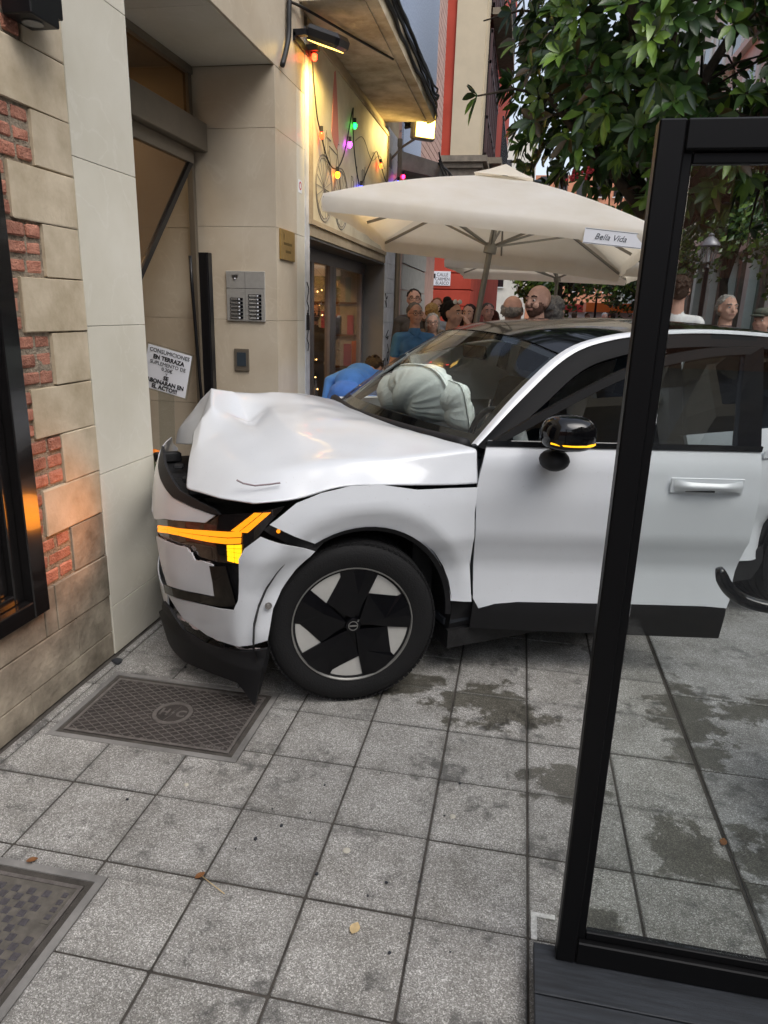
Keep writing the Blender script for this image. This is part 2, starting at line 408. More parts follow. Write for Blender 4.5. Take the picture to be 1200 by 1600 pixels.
def tile_mesh(w, h):
    k = (round(w, 3), round(h, 3))
    if k not in base_tile:
        m = MB(); m.box((0, 0, -.03), (w, h, 0), bev=.0035); base_tile[k] = m.mesh('paving_tile')
        base_tile[k].materials.append(MATS['paving'])
    return base_tile[k]
cols = [(X0+PX*i, X0+PX*(i+1)) for i in range(-6, 2)]; cols = [(XW+.012, cols[0][0])] + cols
for (xa, xb) in cols:
    xb = min(xb, .768)
    for j in range(-8, 27):
        ya = Y0+PY*j; yb = ya+PY
        if ya < -1.1: continue
        for q in rects_minus((xa+.0035, ya+.0035, xb-.0035, yb-.0035), HOLES):
            if xb-xa < .1 and j > 12: continue
            o = bpy.data.objects.new('paving_tile', tile_mesh(q[2]-q[0], q[3]-q[1])); COL.objects.link(o); o.parent = pv
            o.location = (q[0], q[1], R.uniform(-.0015, .0015)); o.rotation_euler = (R.uniform(-.003, .003), R.uniform(-.003, .003), 0)
b = MB(); b.box((.772, -1.2, -.010), (8.0, 14, -.007)); rd = b.build('road', 'grout'); tag(rd, kind='structure')
slab = None
for i in range(5):
    for j in range(-3, 15):
        if slab is None:
            b = MB(); b.box((0, 0, -.03), (.893, .533, 0), bev=.003); slab = b.mesh('road_slab'); slab.materials.append(MATS['road_slab'])
        o = bpy.data.objects.new('road_slab', slab); COL.objects.link(o); o.parent = rd; o.location = (.777+.9*i, 2.415+.54*j, R.uniform(-.004, -.001))
mat('faded_white', '#ecece8', .85, var=.4, vs_=90, dark='#b9b8b2')
b = MB(); b.box((.150, 1.525, .001), (.166, 1.60, .0045)); b.box((.150, 1.60, .001), (.215, 1.615, .0045)); tag(b.build('paint_mark', 'faded_white', pv))
# access covers
def cover(name, label, lo, hi, diamond):
    x0, y0 = lo; x1, y1 = hi
    t = wroot(name, label, 'manhole cover', ((x0+x1)/2, (y0+y1)/2, 0))
    b = MB()
    for r in rects_minus((x0-.024, y0-.024, x1+.024, y1+.024), [(x0, y0, x1, y1)]): b.box((r[0], r[1], -.03), (r[2], r[3], -.0015))
    b.build('concrete_surround', 'concrete', t)
    b = MB(); w = .016
    for r in rects_minus((x0, y0, x1, y1), [(x0+w, y0+w, x1-w, y1-w)]): b.box((r[0], r[1], -.03), (r[2], r[3], .001))
    b.build('frame', 'cast_iron', t)
    g0 = w+.006
    b = MB(); b.box((x0+g0, y0+g0, -.03), (x1-g0, y1-g0, -.004)); b.build('plate', 'cast_iron' if diamond else 'cover_dirt', t)
    b = MB(); b.box((x0+g0, y0+g0, -.006), (x1-g0, y0+g0+.012, -.001)); b.box((x0+g0, y1-g0-.012, -.006), (x1-g0, y1-g0, -.001))
    b.box((x0+g0, y0+g0+.012, -.006), (x0+g0+.012, y1-g0-.012, -.001)); b.box((x1-g0-.012, y0+g0+.012, -.006), (x1-g0, y1-g0-.012, -.001)); b.build('rim', 'cast_iron_worn', t)
    return t, (x0+g0+.014, y0+g0+.014, x1-g0-.014, y1-g0-.014)
def clipseg(p, d, r):
    t0, t1 = -9, 9
    for a in (0, 1):
        if abs(d[a]) < 1e-9: continue
        u = (r[a]-p[a])/d[a]; v = (r[a+2]-p[a])/d[a]
        if u > v: u, v = v, u
        t0 = max(t0, u); t1 = min(t1, v)
    return (t0, t1) if t1-t0 > .012 else None
t, r = cover('manhole_cover', 'rectangular iron cover with diamond lattice and round H/C emblem by the wall', (-1.655, 2.08), (-.93, 2.525), True)
cxm, cym = (r[0]+r[2])/2+.015, (r[1]+r[3])/2+.0
b = MB()
for sg in (1, -1):
    d = Vector((cos(rad(33)), sg*sin(rad(33)))); nrm = Vector((-d.y, d.x))
    for k in range(-18, 19):
        p = Vector((cxm, cym)) + nrm*k*.027
        c = clipseg(p, d, r)
        if not c: continue
        segs = [c]
        q = abs(k*.027)                                    # leave the emblem free
        if q < .085:
            hh = math.sqrt(.085**2-q*q); segs = [(c[0], -hh), (hh, c[1])]
        for a0, a1 in segs:
            if a1-a0 > .01: b.bar((*(p+d*a0), -.004), (*(p+d*a1), -.004), 0.0032, .005)
tag(b.build('lattice', 'cast_iron_worn', t), kind='stuff')
b = MB(); b.lathe([(.064, -.006), (.064, -.0005), (.080, -.0005), (.080, -.006)], 40, Matrix.Translation((cxm, cym, 0)), close=True); b.build('emblem_ring', 'cast_iron_worn', t, smooth=40)
text_obj('emblem_letters', 'H', .062, 'cast_iron_worn', t, Matrix.Translation((cxm-.035, cym, -.004)), .003, bold=.0015, sx=.9)
text_obj('emblem_letters', 'C', .062, 'cast_iron_worn', t, Matrix.Translation((cxm+.035, cym, -.004)), .003, bold=.0015, sx=.9)
b = MB(); b.prism([(.012, .055), (-.005, -.002), (.002, -.002), (-.012, -.055), (.006, .006), (-.001, .006)], -.006, -.001, Matrix.Translation((cxm, cym, 0))); b.build('emblem_bolt', 'cast_iron_worn', t)
for k in range(9): MB().box((r[2]-.11+k*.011, r[1]+.004, -.004), (r[2]-.103+k*.011, r[1]+.017, -.0015)).build('maker_mark', 'cast_iron_worn', t)
t, r = cover('manhole_cover', 'iron cover with raised chequered studs at the bottom left corner', (-1.86, 1.0), (-1.08, 1.45), False)
b = MB(); st = .024; nx = int((r[2]-r[0])/st); ny = int((r[3]-r[1])/st)
for i in range(nx):
    for j in range(ny):
        if (i+j) % 2 or (i > nx-3 and j > ny-7): continue
        x, y = r[0]+i*st, r[1]+j*st
        b.box((x+.001, y+.001, -.0065), (x+st-.001, y+st-.001, -.0015), bev=.0015)
tag(b.build('stud_grid', 'cast_stud', t), kind='stuff')
MB().box((r[2]-.032, r[3]-.12, -.004), (r[2]-.004, r[3]-.008, -.0022)).build('maker_plate', 'cover_dirt', t)
for k in range(4): MB().box((r[2]-.026, r[3]-.108+k*.025, -.0022), (r[2]-.010, r[3]-.092+k*.025, -.0008)).build('maker_mark', 'cast_stud', t)

# ------------------------------------------------------------------ building on the left
HB = wroot('street_building', 'stone, brick and marble fronted building along the left of the pavement', 'building', (-2.6, 4.0, 0))
def cbox(name, m, lo, hi, parent, bev=0.): return MB().box(lo, hi, bev=bev).build(name, m, parent)
wl = MB()
wl.box((-2.9, -3, 0), (-1.783, 2.69, .43)); wl.box((-2.9, 2.24, .43), (-1.783, 2.69, 5)); wl.box((-2.9, -3, 2.8), (-1.783, 2.24, 5)); wl.box((-2.9, -3, .43), (-1.783, .6, 2.8))
wall = wl.build('brick_wall', 'mortar', HB)
zs = [.0, .12, .30, .50, .70, .89, 1.09, 1.28, 1.48, 1.68, 1.87, 2.06, 2.25, 2.45, 2.64, 2.84, 3.04, 3.24]
for i in range(len(zs)-1):
    z0, z1 = zs[i]+.0025, zs[i+1]-.0025; e = R.uniform(-.002, .003)
    if i < 2:
        cuts = [-2.9, -1.4, .1, 1.55, 2.44 if i else 2.1, 2.692] if i else [-2.9, -.6, .9, 2.12, 2.692]
        for a, c in zip(cuts, cuts[1:]): cbox('stone_block', 'stone_low', (-1.80, a+.002, max(z0, .001)), (XW+R.uniform(-.003, .003), c-.002, z1), wall, .002)
        continue
    long = i % 2 == 0
    if i == 2:
        cbox('stone_block', 'stone_low', (-1.80, 2.322, z0), (XW+e, 2.692, z1), wall, .002)
        for a, c in ((-2.9, -.8), (-.8, .75), (.75, 2.246)): cbox('stone_block', 'stone_low', (-1.80, a+.002, z0), (XW, c-.002, .428), wall, .004)
        cbox('stone_block', 'stone_low', (-1.80, 2.248, z0), (XW, 2.318, z1), wall, .003)
        continue
    ye = 2.32 if long else 2.465
    q = MB(); q.box((-1.80, ye+R.uniform(-.008, .008), z0), (XW+e, 2.692, z1), bev=.003)
    for n_, v in enumerate(q.v): q.v[n_] = (v[0]+R.uniform(-.0012, .0012), v[1]+(R.uniform(-.003, .003) if v[1] < 2.6 else 0), v[2]+R.uniform(-.0022, .0022))
    q.build('stone_block', 'stone' if i > 3 else 'stone_low', wall)
    hc = (z1-z0)/3
    for k in range(3):
        za = z0+hc*k+.011; zb = za+hc-.019; y = 2.248; first = True
        while y < ye-.02:
            ln = R.choice([.115, .125, .06]) if not long else R.uniform(.04, .06)
            if not first: ln = .125
            yb = min(y+ln, ye-.008)
            if ye-.008-yb < .03: yb = ye-.008
            q = MB(); q.box((-1.80, y, za+R.uniform(-.002, .002)), (XW-.006+R.uniform(-.006, .006), yb, zb+R.uniform(-.002, .002)), bev=.005)
            for n_, v in enumerate(q.v): q.v[n_] = (v[0]+R.uniform(-.0025, .0025), v[1]+R.uniform(-.0025, .0025), v[2]+R.uniform(-.0025, .0025))
            q.build('brick', 'brick', wall); y = yb+.014; first = False
# dark framed window
win = MB()
for (d0, d1, xo) in ((0, .085, -1.735), (.085, .135, -1.775), (.135, .18, -1.80), (.18, .21, -1.83)):
    y1 = 2.238-d0; y2 = 2.238-d1; za = .432+d0*.8; zb = .432+d1*.8; zt = 2.795
    win.box((-1.88, y2, za), (xo, y1, zt), bev=.004)
    win.box((-1.88, .62, za), (xo, y2-.0005, zb), bev=.004)
wn = win.build('window_frame', 'black_wood', HB)
cbox('window_pane', 'glass_shop', (-1.865, .62, .6), (-1.858, 2.075, 2.79), wn)
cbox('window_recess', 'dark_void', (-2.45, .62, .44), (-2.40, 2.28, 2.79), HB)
cbox('window_rail', 'brown_wood', (-1.90, .62, .60), (-1.868, 2.07, .70), wn)
# marble pillar between window and doorway
pm = MB(); pm.box((-2.9, 2.697, 0), (-1.79, 3.14, 3.15)); pil = pm.build('marble_pillar', 'grout', HB)
zz = [.0, .24, .87, 1.50, 2.14, 2.77, 3.148]
for a, c in zip(zz, zz[1:]):
    cbox('marble_slab', 'marble', (-1.795, 2.696, a+.001), (XW, 3.16, c-.0015), pil, .0015)
    cbox('marble_slab', 'marble_tan', (-2.38, 3.142, a+.001), (-1.797, 3.159, c-.0015), pil, .001)
# doorway: far return, ceiling, facade over and beyond
rt = MB(); rt.box((-2.9, 5.06, 0), (-1.79, 5.72, 3.70)); rt.box((-2.9, -3, 3.17), (-1.79, 5.06, 7)); rt.box((-2.9, 5.06, 3.70), (-1.79, 9.9, 9)); ret = rt.build('doorway_surround', 'plaster_beige', HB)
for a, c in zip(zz, zz[1:]):
    cbox('marble_slab', 'marble_tan', (-2.42, 5.042, a+.001), (-1.768, 5.059, c-.0015), ret, .001)
    cbox('marble_slab', 'marble_tan', (-1.789, 5.061, a+.001), (XW, 5.52, c-.0015), ret, .001)
    cbox('marble_slab', 'marble', (-1.789, 5.523, a+.001), (XW, 5.72, c-.0015), ret, .001)
for a, c in ((2.70, 3.9), (3.903, 5.52), (5.523, 5.72)): cbox('marble_slab', 'marble_tan', (-1.789, a, 3.151), (XW, c-.002, 3.71), ret, .001)
for a, c in ((2.0, 3.2), (3.2, 4.4), (4.4, 5.60)): cbox('marble_slab', 'marble_tan', (-1.789, a, 3.713), (XW, c-.002, 4.6), ret, .001)
for a, c in ((3.162, 4.1), (4.103, 5.04)): cbox('ceiling_panel', 'marble', (-2.44, a, 3.151), (-1.792, c, 3.168), ret)
# inner lobby
lb = MB(); lb.box((-5.0, 2.9, -.005), (-1.80, 5.1, .006)); lb.build('lobby_floor', 'floor_dark', HB)
lb = MB(); lb.box((-5.0, 5.085, 0), (-2.45, 5.2, 3.15)); lb.box((-5.05, 2.9, 0), (-5.0, 5.2, 3.15)); lb.box((-5.0, 2.9, 0), (-2.95, 2.95, 3.15)); lob = lb.build('lobby_wall', 'marble_tan', HB)
for k in range(5): cbox('marble_slab', 'marble_tan', (-4.98, 5.044, .63*k+.24), (-2.425, 5.058, .63*k+.867), lob)
lb = MB(); lb.box((-5.0, 2.9, 3.16), (-2.45, 5.2, 3.2)); lb.build('lobby_ceiling', 'plaster_beige', HB)
ll = thing('lobby_lamp', 'warm ceiling lamp glowing inside the lobby', 'lamp', (-3.3, 4.1, 3.16)); mat('lamp_warm', (1, .85, .6), .5, emit='#ffe0b4', es=2.2); MB().box((-.25, -.45, -.03), (.25, .45, 0)).build('diffuser', 'lamp_warm', ll); MB().box((-.27, -.47, -.02), (-.251, .47, 0)).build('rim', 'bronze_alu', ll)
# bronze door header, transom, jambs
dh = MB(); dh.box((-2.42, 3.165, 2.62), (-2.26, 5.038, 2.80), bev=.004); dh.box((-2.40, 3.165, 2.80), (-2.36, 5.038, 2.815)); dh.box((-2.41, 3.165, 3.10), (-2.35, 5.038, 3.148)); dh.box((-2.40, 4.985, 2.816), (-2.36, 5.036, 3.098)); dh.box((-2.40, 4.99, .01), (-2.36, 5.036, 2.615)); dh.box((-2.40, 3.167, .01), (-2.36, 3.21, 2.615))
hdr = dh.build('door_header', 'bronze_alu', HB)
cbox('transom_pane', 'glass_bronze', (-2.385, 3.17, 2.818), (-2.378, 4.98, 3.096), hdr)
# displaced glass leaf, knocked off its track
lf = thing('glass_door', 'bronze tinted glass door leaf hanging askew under the header', 'door', (-2.34, 4.1, 0))
o = lf.location
Mx = frame_M((0, 0, 0), (0, 1, 0), (0, 0, 1))
b = MB(); pts = [(3.20-4.1, .86), (3.20-4.1, 2.56), (4.93-4.1, 2.56), (4.23-4.1, 1.88)]
b.prism(pts, -.004, .004, Mx); b.build('glass_pane', 'glass_bronze', lf)
b = MB(); b.bar((0, .84, 2.56), (0, -.92, .78), .04, .03, up=(1, 0, 0)); b.build('leaf_edge', 'black_metal', lf)
b = MB(); b.box((-.02, -.88, 2.53), (.02, .84, 2.615)); b.build('top_rail', 'bronze_alu', lf)
pst = thing('door_post', 'black upright post left standing in the doorway beside the hood', 'post', (-2.18, 4.75, 0)); b = MB(); b.box((-.035, -.03, 0), (.035, .03, 1.94)); b.box((.01, -.04, 0), (.03, -.03, 1.93)); b.build('post', 'black_metal', pst); MB().box((-.07, -.07, .007), (.07, .07, .02)).build('foot_plate', 'black_metal', pst)
o = MB().tube([(-2.29, 4.75, 1.92), (-2.285, 4.75, 1.7), (-2.268, 4.75, 1.3), (-2.25, 4.75, .9), (-2.24, 4.75, .006)], .012, 8).build('bent_rail', 'black_metal', smooth=True); tag(o, 'thin bent black rail beside the black doorway post', 'rail')
# intercom, light switch plate, brass plaque
ic = thing('intercom', 'steel door intercom panel with two columns of buttons in the doorway', 'intercom', (-2.005, 5.041, 1.665))
b = MB(); b.box((-.148, -.014, -.175), (.148, 0, .175), bev=.003); b.build('panel', 'steel', ic)
mat('black_gloss_small', (.01, .01, .012), .15)
mat('steel_dark', '#8f8c88', .4, .4)
MB().box((-.003, -.0150, -.17), (.0, -.0141, .17)).build('joint', 'steel_dark', ic); MB().box((-.146, -.0150, .055), (.146, -.0142, .057)).build('joint', 'black_gloss_small', ic)
b = MB(); b.prism([(-.105, .150), (-.092, .118), (-.062, .118), (-.048, .150)], .0142, .0165, frame_M((0, 0, 0), (1, 0, 0), (0, 0, 1))); b.build('camera_eye', 'steel_dark', ic); MB().ball((-.077, -.0165, .121), .006, 8, 6).build('camera_lamp', 'paper_white', ic, smooth=True)
for ci, x in enumerate((-.12, .022)):
    for k in range(7 if ci else 6):
        z = -.150+k*.026
        bt = MB().box((x, -.019, z-.010), (x+.10, -.0145, z+.010), bev=.002).build('button', 'black_gloss_small', ic)
        MB().box((x+.006, -.0205, z-.006), (x+.06, -.0192, z+.006)).build('name_strip', 'steel_dark' if ci == 0 else 'steel', bt)
        MB().box((x+.066, -.0205, z-.005), (x+.078, -.0192, z+.005)).build('bell_mark', 'paper_white', bt)
for k in range(3): MB().box((-.096, -.0180, .144-k*.008), (-.057, -.0166, .1475-k*.008)).build('speaker_slot', 'black_gloss_small', ic)
sw = thing('card_reader', 'small grey metal plate with dark square screen below the intercom', 'reader', (-2.05, 5.041, 1.21))
MB().box((-.058, -.012, -.082), (.058, 0, .082), bev=.003).build('plate', 'bronze_alu', sw); mat('slate', '#39424a', .3); MB().box((-.036, -.0145, -.045), (.036, -.0122, .055)).build('screen', 'slate', sw)
bp = thing('brass_plaque', 'brass plaque with engraved lettering on the marble beyond the doorway', 'plaque', (XW, 5.26, 2.035))
MB().box((.001, -.16, -.105), (.016, .16, .105), bev=.003).build('plate', 'brass', bp)
Mp = lambda y, z: frame_M((.0165, y, z), (0, 1, 0), (0, 0, 1))
mat('engraving', '#54431f', .6)
for y0, z0, n_ in ((-.10, .008, 9), (-.06, -.045, 6)):
    for k in range(n_): MB().box((.0165, y0+k*.021, z0-.009), (.0172, y0+k*.021+.013, z0+.009)).build('engraved_mark', 'engraving', bp)
b = MB(); b.prism([(-.11, .085), (-.095, .03), (-.08, .085), (-.095, .06)], 0, .001, Mp(0, 0)); b.build('emblem', 'engraving', bp)
o = thing('wall_sticker', 'small white sticker with red symbol on the marble near the plaque', 'sticker', (XW, 5.60, 2.49)); MB().box((.0005, -.04, -.045), (.003, .04, .045)).build('paper', 'paper_white', o); mat('sticker_red', '#b02a2a', .7); MB().lathe([(.02, 0), (.02, .001), (.03, .001), (.03, 0)], 20, frame_M((.003, 0, .005), (0, 1, 0), (0, 0, 1)), close=True).build('symbol', 'sticker_red', o)
# wall light above the bricks
sc = thing('wall_light', 'black square box wall light above the brick wall', 'lamp', (XW, 2.46, 2.56))
MB().box((.0, -.09, -.06), (.11, .06, .20), bev=.004).build('housing', 'black_metal', sc); MB().box((.0, .062, -.02), (.10, .10, .20), bev=.003).build('side_fin', 'black_metal', sc)
mat('lens', '#8a8a86', .2); MB().lathe([(.0, -.064), (.034, -.064), (.034, -.061), (.0, -.061)], 20, Matrix.Translation((.055, -.01, 0))).build('lens', 'lens', sc)
# notice in an acrylic holder standing in the doorway, and a flower pot
ns = thing('notice_sign', 'white paper notice in a clear holder leaning inside the doorway', 'sign', (-2.06, 3.9, 0))
tl = rad(-13); Mn = frame_M((0, 0, 1.21), (cos(tl), .0, sin(tl)), (-sin(tl), 0, cos(tl)))
b = MB(); b.box((-.15, -.135, -.003), (.15, .14, .0), Mn); b.build('holder', 'glass_acrylic', ns)
b = MB(); b.box((-.142, -.125, .001), (.138, .13, .003), Mn); b.build('paper', 'paper_white', ns)
for s_, z, sz, bd in (('CONSUMICIONES', .105, .032, 0), ('EN TERRAZA', .068, .034, .0012), ('SUPLEMENTO DE', .035, .030, 0), ('0,20€', .006, .03, 0), ('Y', -.02, .024, 0), ('SE', -.044, .034, .0012), ('ABONARAN EN', -.074, .034, .0012), ('EL ACTO!!!', -.105, .034, .0012)):
    text_obj('letters', s_, sz, 'ink', ns, Mn @ Matrix.Translation((0, z, .0045)), .0006, bold=bd)
b = MB(); b.bar((-.05, 0, .006), (-.015, 0, 1.09), .10, .006, up=(0, 1, 0)); b.build('clear_stem', 'glass_acrylic', ns); MB().box((-.15, -.10, .007), (.06, .10, .02)).build('foot', 'glass_acrylic', ns)
fp = thing('flower_pot', 'planter with orange flower and grass half hidden by the crashed hood', 'plant', (-2.02, 3.72, 0)); mat('terracotta', '#8a4a30', .8, var=.3, vs_=20); mat('leaf_pot', '#3f5a30', .6, var=.4, vs_=30); mat('petal', '#e07a20', .5)
MB().lathe([(.0, .007), (.10, .007), (.14, .40), (.155, .40), (.155, .44), (.13, .44), (.12, .38), (.0, .38)], 20).build('pot', 'terracotta', fp, smooth=40)
b = MB()
for k in range(46):
    a = R.uniform(0, 2*pi); l = R.uniform(.18, .42); e = R.uniform(.05, .16); p0 = Vector((R.uniform(-.06, .06), R.uniform(-.06, .06), .38)); p2 = p0+Vector((cos(a)*e, sin(a)*e, l)); p1 = (p0+p2)/2+Vector((0, 0, .04)); w = Vector((-sin(a), cos(a), 0))*.006
    b.add([p0-w, p0+w, p1-w*.8, p1+w*.8, p2], [(0, 1, 3, 2), (2, 3, 4)])
tag(b.build('grass_blades', 'leaf_pot', fp), kind='stuff')
b = MB(); b.tube([(-.05, .0, .38), (-.07, .02, .76)], .004, 5)
b.build('flower_stem', 'leaf_pot', fp)
for k in range(9):
    a = 2*pi*k/9; M_ = Matrix.Translation((-.07, .02, .77)) @ Matrix.Rotation(a, 4, 'Z') @ Matrix.Rotation(rad(25), 4, 'Y'); MB().ball((.026, 0, 0), (.026, .012, .004), 8, 5, M_).build('petal', 'petal', fp, smooth=True)

# ------------------------------------------------------------------ shop front beyond the doorway
SB = wroot('corner_shop', 'small shop with painted sign panel, deep lintel and sliding glass doors', 'shop', (-2.0, 7.4, 0))
b = MB(); b.box((-2.05, 5.722, 0), (-1.765, 5.84, 3.60)); b.build('pilaster', 'tile_white', SB)
b = MB(); b.box((-2.6, 5.842, 2.27), (-1.785, 9.04, 3.71)); b.build('lintel_wall', 'plaster_beige', SB)
b = MB(); b.box((-2.6, 5.842, 2.16), (-1.757, 9.05, 2.268), bev=.004); b.build('lintel', 'plaster_beige', SB)
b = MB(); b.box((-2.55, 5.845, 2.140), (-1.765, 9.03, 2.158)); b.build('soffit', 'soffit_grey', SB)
b = MB(); b.box((-2.10, 9.045, 0), (-1.765, 9.07, 2.14)); b.build('side_panel', 'grey_panel', SB)
b = MB(); b.box((-2.7, 9.072, 0), (-1.765, 10.0, 3.70)); col = b.build('end_column', 'tile_white', SB)
cl = None
for k in range(20):
    for j in range(3):
        q = MB().box((-1.7645, 9.08+j*.3, .01+k*.18), (-1.757, 9.372+j*.3, .182+k*.18), bev=.002).build('wall_tile', 'tile_white', col)
for i, yy in enumerate((5.85, 7.46, 9.0)):
    pass
df = MB(); xg = -2.05
for ya, yb in ((5.845, 5.91), (6.62, 6.70), (6.74, 6.83), (7.42, 7.52), (7.54, 7.66), (8.92, 9.04)): df.box((xg-.03, ya, .04), (xg+.03, yb, 2.02))
df.box((xg-.035, 5.845, 2.021), (xg+.035, 9.04, 2.138)); df.box((xg-.032, 5.845, .0), (xg+.032, 9.04, .039)); df.box((xg-.028, 6.831, .04), (xg+.028, 7.419, .12)); df.box((xg-.028, 7.661, .04), (xg+.028, 8.919, .12))
dfo = df.build('sliding_door_frame', 'grey_alu', SB)
for ya, yb in ((5.912, 6.618), (6.832, 7.418), (7.662, 8.918)): cbox('door_pane', 'glass_shop', (xg-.004, ya, .122), (xg+.004, yb, 2.018), dfo)
b = MB(); b.box((-5.2, 5.6, -.004), (-2.09, 9.4, .006)); b.build('shop_floor', 'floor_dark', SB)
b = MB(); b.box((-5.25, 5.5, 0), (-5.2, 9.45, 2.9)); b.box((-5.2, 5.5, 0), (-2.65, 5.55, 2.9)); b.box((-5.2, 9.40, 0), (-2.72, 9.45, 2.9)); b.box((-5.2, 5.5, 2.9), (-2.62, 9.45, 2.95)); b.build('inner_wall', 'shop_back', SB)
COLS = ['#b23a2a', '#d9a22b', '#2f6b3a', '#e6e0d2', '#2e4f8a', '#c65b8a', '#7a4a20', '#e07a20', '#20242a', '#9cb7c9']
for i, h in enumerate(COLS): mat('goods_%d' % i, h, .5)
mat('shelf_wood', '#6b4a2c', .6)
for sx, sy0, sy1, face in ((-2.75, 8.5, 9.9, 'b'), (-3.6, 6.0, 7.3, 'a'), (-4.6, 7.6, 9.2, 'a')):
    sh = thing('display_shelf', {-2.75: 'crowded display shelf inside the shop behind the right glass pane', -3.6: 'low shelf of goods inside the shop behind the left glass pane', -4.6: 'tall shelf of goods at the back of the shop'}[sx], 'shelf', (sx, (sy0+sy1)/2, .006), 0 if face == 'a' else rad(-90), 'shop shelves')
    b = MB(); W_ = (sy1-sy0)/2
    for z in (.05, .45, .85, 1.25, 1.65): b.box((-.17, -W_, z), (.17, W_, z+.025))
    b.build('shelf_boards', 'shelf_wood', sh)
    b = MB(); b.box((-.17, -W_-.02, 0), (.17, -W_-.001, 1.95)); b.box((-.17, W_+.001, 0), (.17, W_+.02, 1.95)); b.build('side', 'shelf_wood', sh)
    for z in (.075, .475, .875, 1.275, 1.675):
        g = [MB() for _ in COLS]; y = -W_+.03
        for k in range(40):
            w = R.uniform(.05, .11); h = R.uniform(.16, .33)
            if y+w > W_-.02: break
            c = R.randrange(len(COLS)); g[c].box((-.12, y, z), (.10+R.uniform(0, .05), y+w*.92, z+h)); y += w
        for c, q in enumerate(g):
            if q.v: tag(q.build('goods', 'goods_%d' % c, sh), kind='stuff')
lt = thing('shop_light', 'warm strip light inside the shop seen through the glass', 'lamp', (-3.0, 7.4, 2.55)); MB().box((-.05, -.9, 0), (.05, .9, .34)).build('mount', 'shelf_wood', lt); MB().box((-.04, -.85, -.03), (.04, .85, -.001)).build('tube', 'warm_strip', lt)
l2 = thing('shop_light', 'curved warm neon line low inside the shop', 'lamp', (-2.9, 6.9, 0)); MB().tube([(0, -.3, 1.20), (0, 0, 1.24), (.02, .35, 1.27)], .012, 6).build('neon_tube', 'warm_strip', l2); MB().box((-.05, -.03, .006), (.0, .03, 1.21)).build('stand', 'shelf_wood', l2)
fl_ = thing('fairy_lights', 'tiny warm fairy lights hung inside the shop', 'string lights', (-2.4, 8.3, 1.9)); mat('fairy', (1, .8, .5), .4, emit='#ffc878', es=7)
MB().tube([(R.uniform(-.25, .1), R.uniform(-1.2, .9), .05+.12*sin(k)) for k in range(2)] + [(-.2, .9, .95)], .002, 4).build('wire', 'cable', fl_)
for k in range(46): MB().ball((R.uniform(-.28, .2), R.uniform(-1.5, .6), R.uniform(-1.3, .1)), .009, 6, 4).build('bulb', 'fairy', fl_)
# sign panel with line drawings
pn = thing('mural_panel', 'cream sign panel with thin line drawing of bicycle and town above the shop door', 'panel', (-1.785, 7.42, 2.93))
MB().box((.0, -1.56, -.64), (.032, 1.56, .64), bev=.003).build('board', 'cream_panel', pn)
b = MB(); b.box((.0, -1.60, -.68), (.045, -1.562, .68)); b.box((.0, 1.562, -.68), (.045, 1.60, .68)); b.box((.0, -1.561, -.68), (.045, 1.561, -.642)); b.box((.0, -1.561, .642), (.045, 1.561, .68)); b.build('border', 'plaster_beige', pn)
def stroke(pts, r=.0042, m='paint_line', nm='drawn_line'):
    MB().tube([(.0335, y, z) for y, z in pts], r, 5).build(nm, m, pn)
def circ(cy, cz, r, n=26): return [(cy+r*cos(2*pi*k/n), cz+r*sin(2*pi*k/n)) for k in range(n+1)]
for cy in (-1.20, -.62):
    stroke(circ(cy, -.36, .26)); stroke(circ(cy, -.36, .235), .003)
    for k in range(9): a = pi*k/9; stroke([(cy-.23*cos(a), -.36-.23*sin(a)), (cy+.23*cos(a), -.36+.23*sin(a))], .002)
stroke([(-1.20, -.36), (-1.05, .0), (-.78, -.02), (-.92, -.36), (-1.20, -.36)]); stroke([(-.92, -.36), (-1.08, .04)]); stroke([(-.62, -.36), (-.80, .06), (-.72, .08)]); stroke([(-1.14, .05), (-1.0, .05)])
xx = -.3; zz_ = -.3
pl = []
for k in range(24):
    pl += [(xx, zz_)]; xx += R.uniform(.03, .09); pl += [(xx, zz_)]; zz_ = -.3+R.uniform(-.25, .35)
    if xx > 1.45: break
stroke(pl, .004)
for k in range(10): y0 = R.uniform(-.2, 1.4); stroke([(y0, -.55), (y0+.02, R.uniform(-.3, .1))], .003)
stroke([(y, .28+.06*sin(y*7)) for y in np.linspace(-.1, 1.4, 24)], .003); stroke([(-1.3+.02*k, .0+.1*sin(k)) for k in range(12)], .003)
b = MB(); b.prism([(-.86, .62), (-.80, .40), (-.74, .10), (-.80, .02), (-.90, .05), (-.98, .12), (-.94, .42), (-.90, .60)], .0, .004, frame_M((.0325, 0, 0), (0, 1, 0), (0, 0, 1))); b.build('red_figure', 'paint_red', pn)
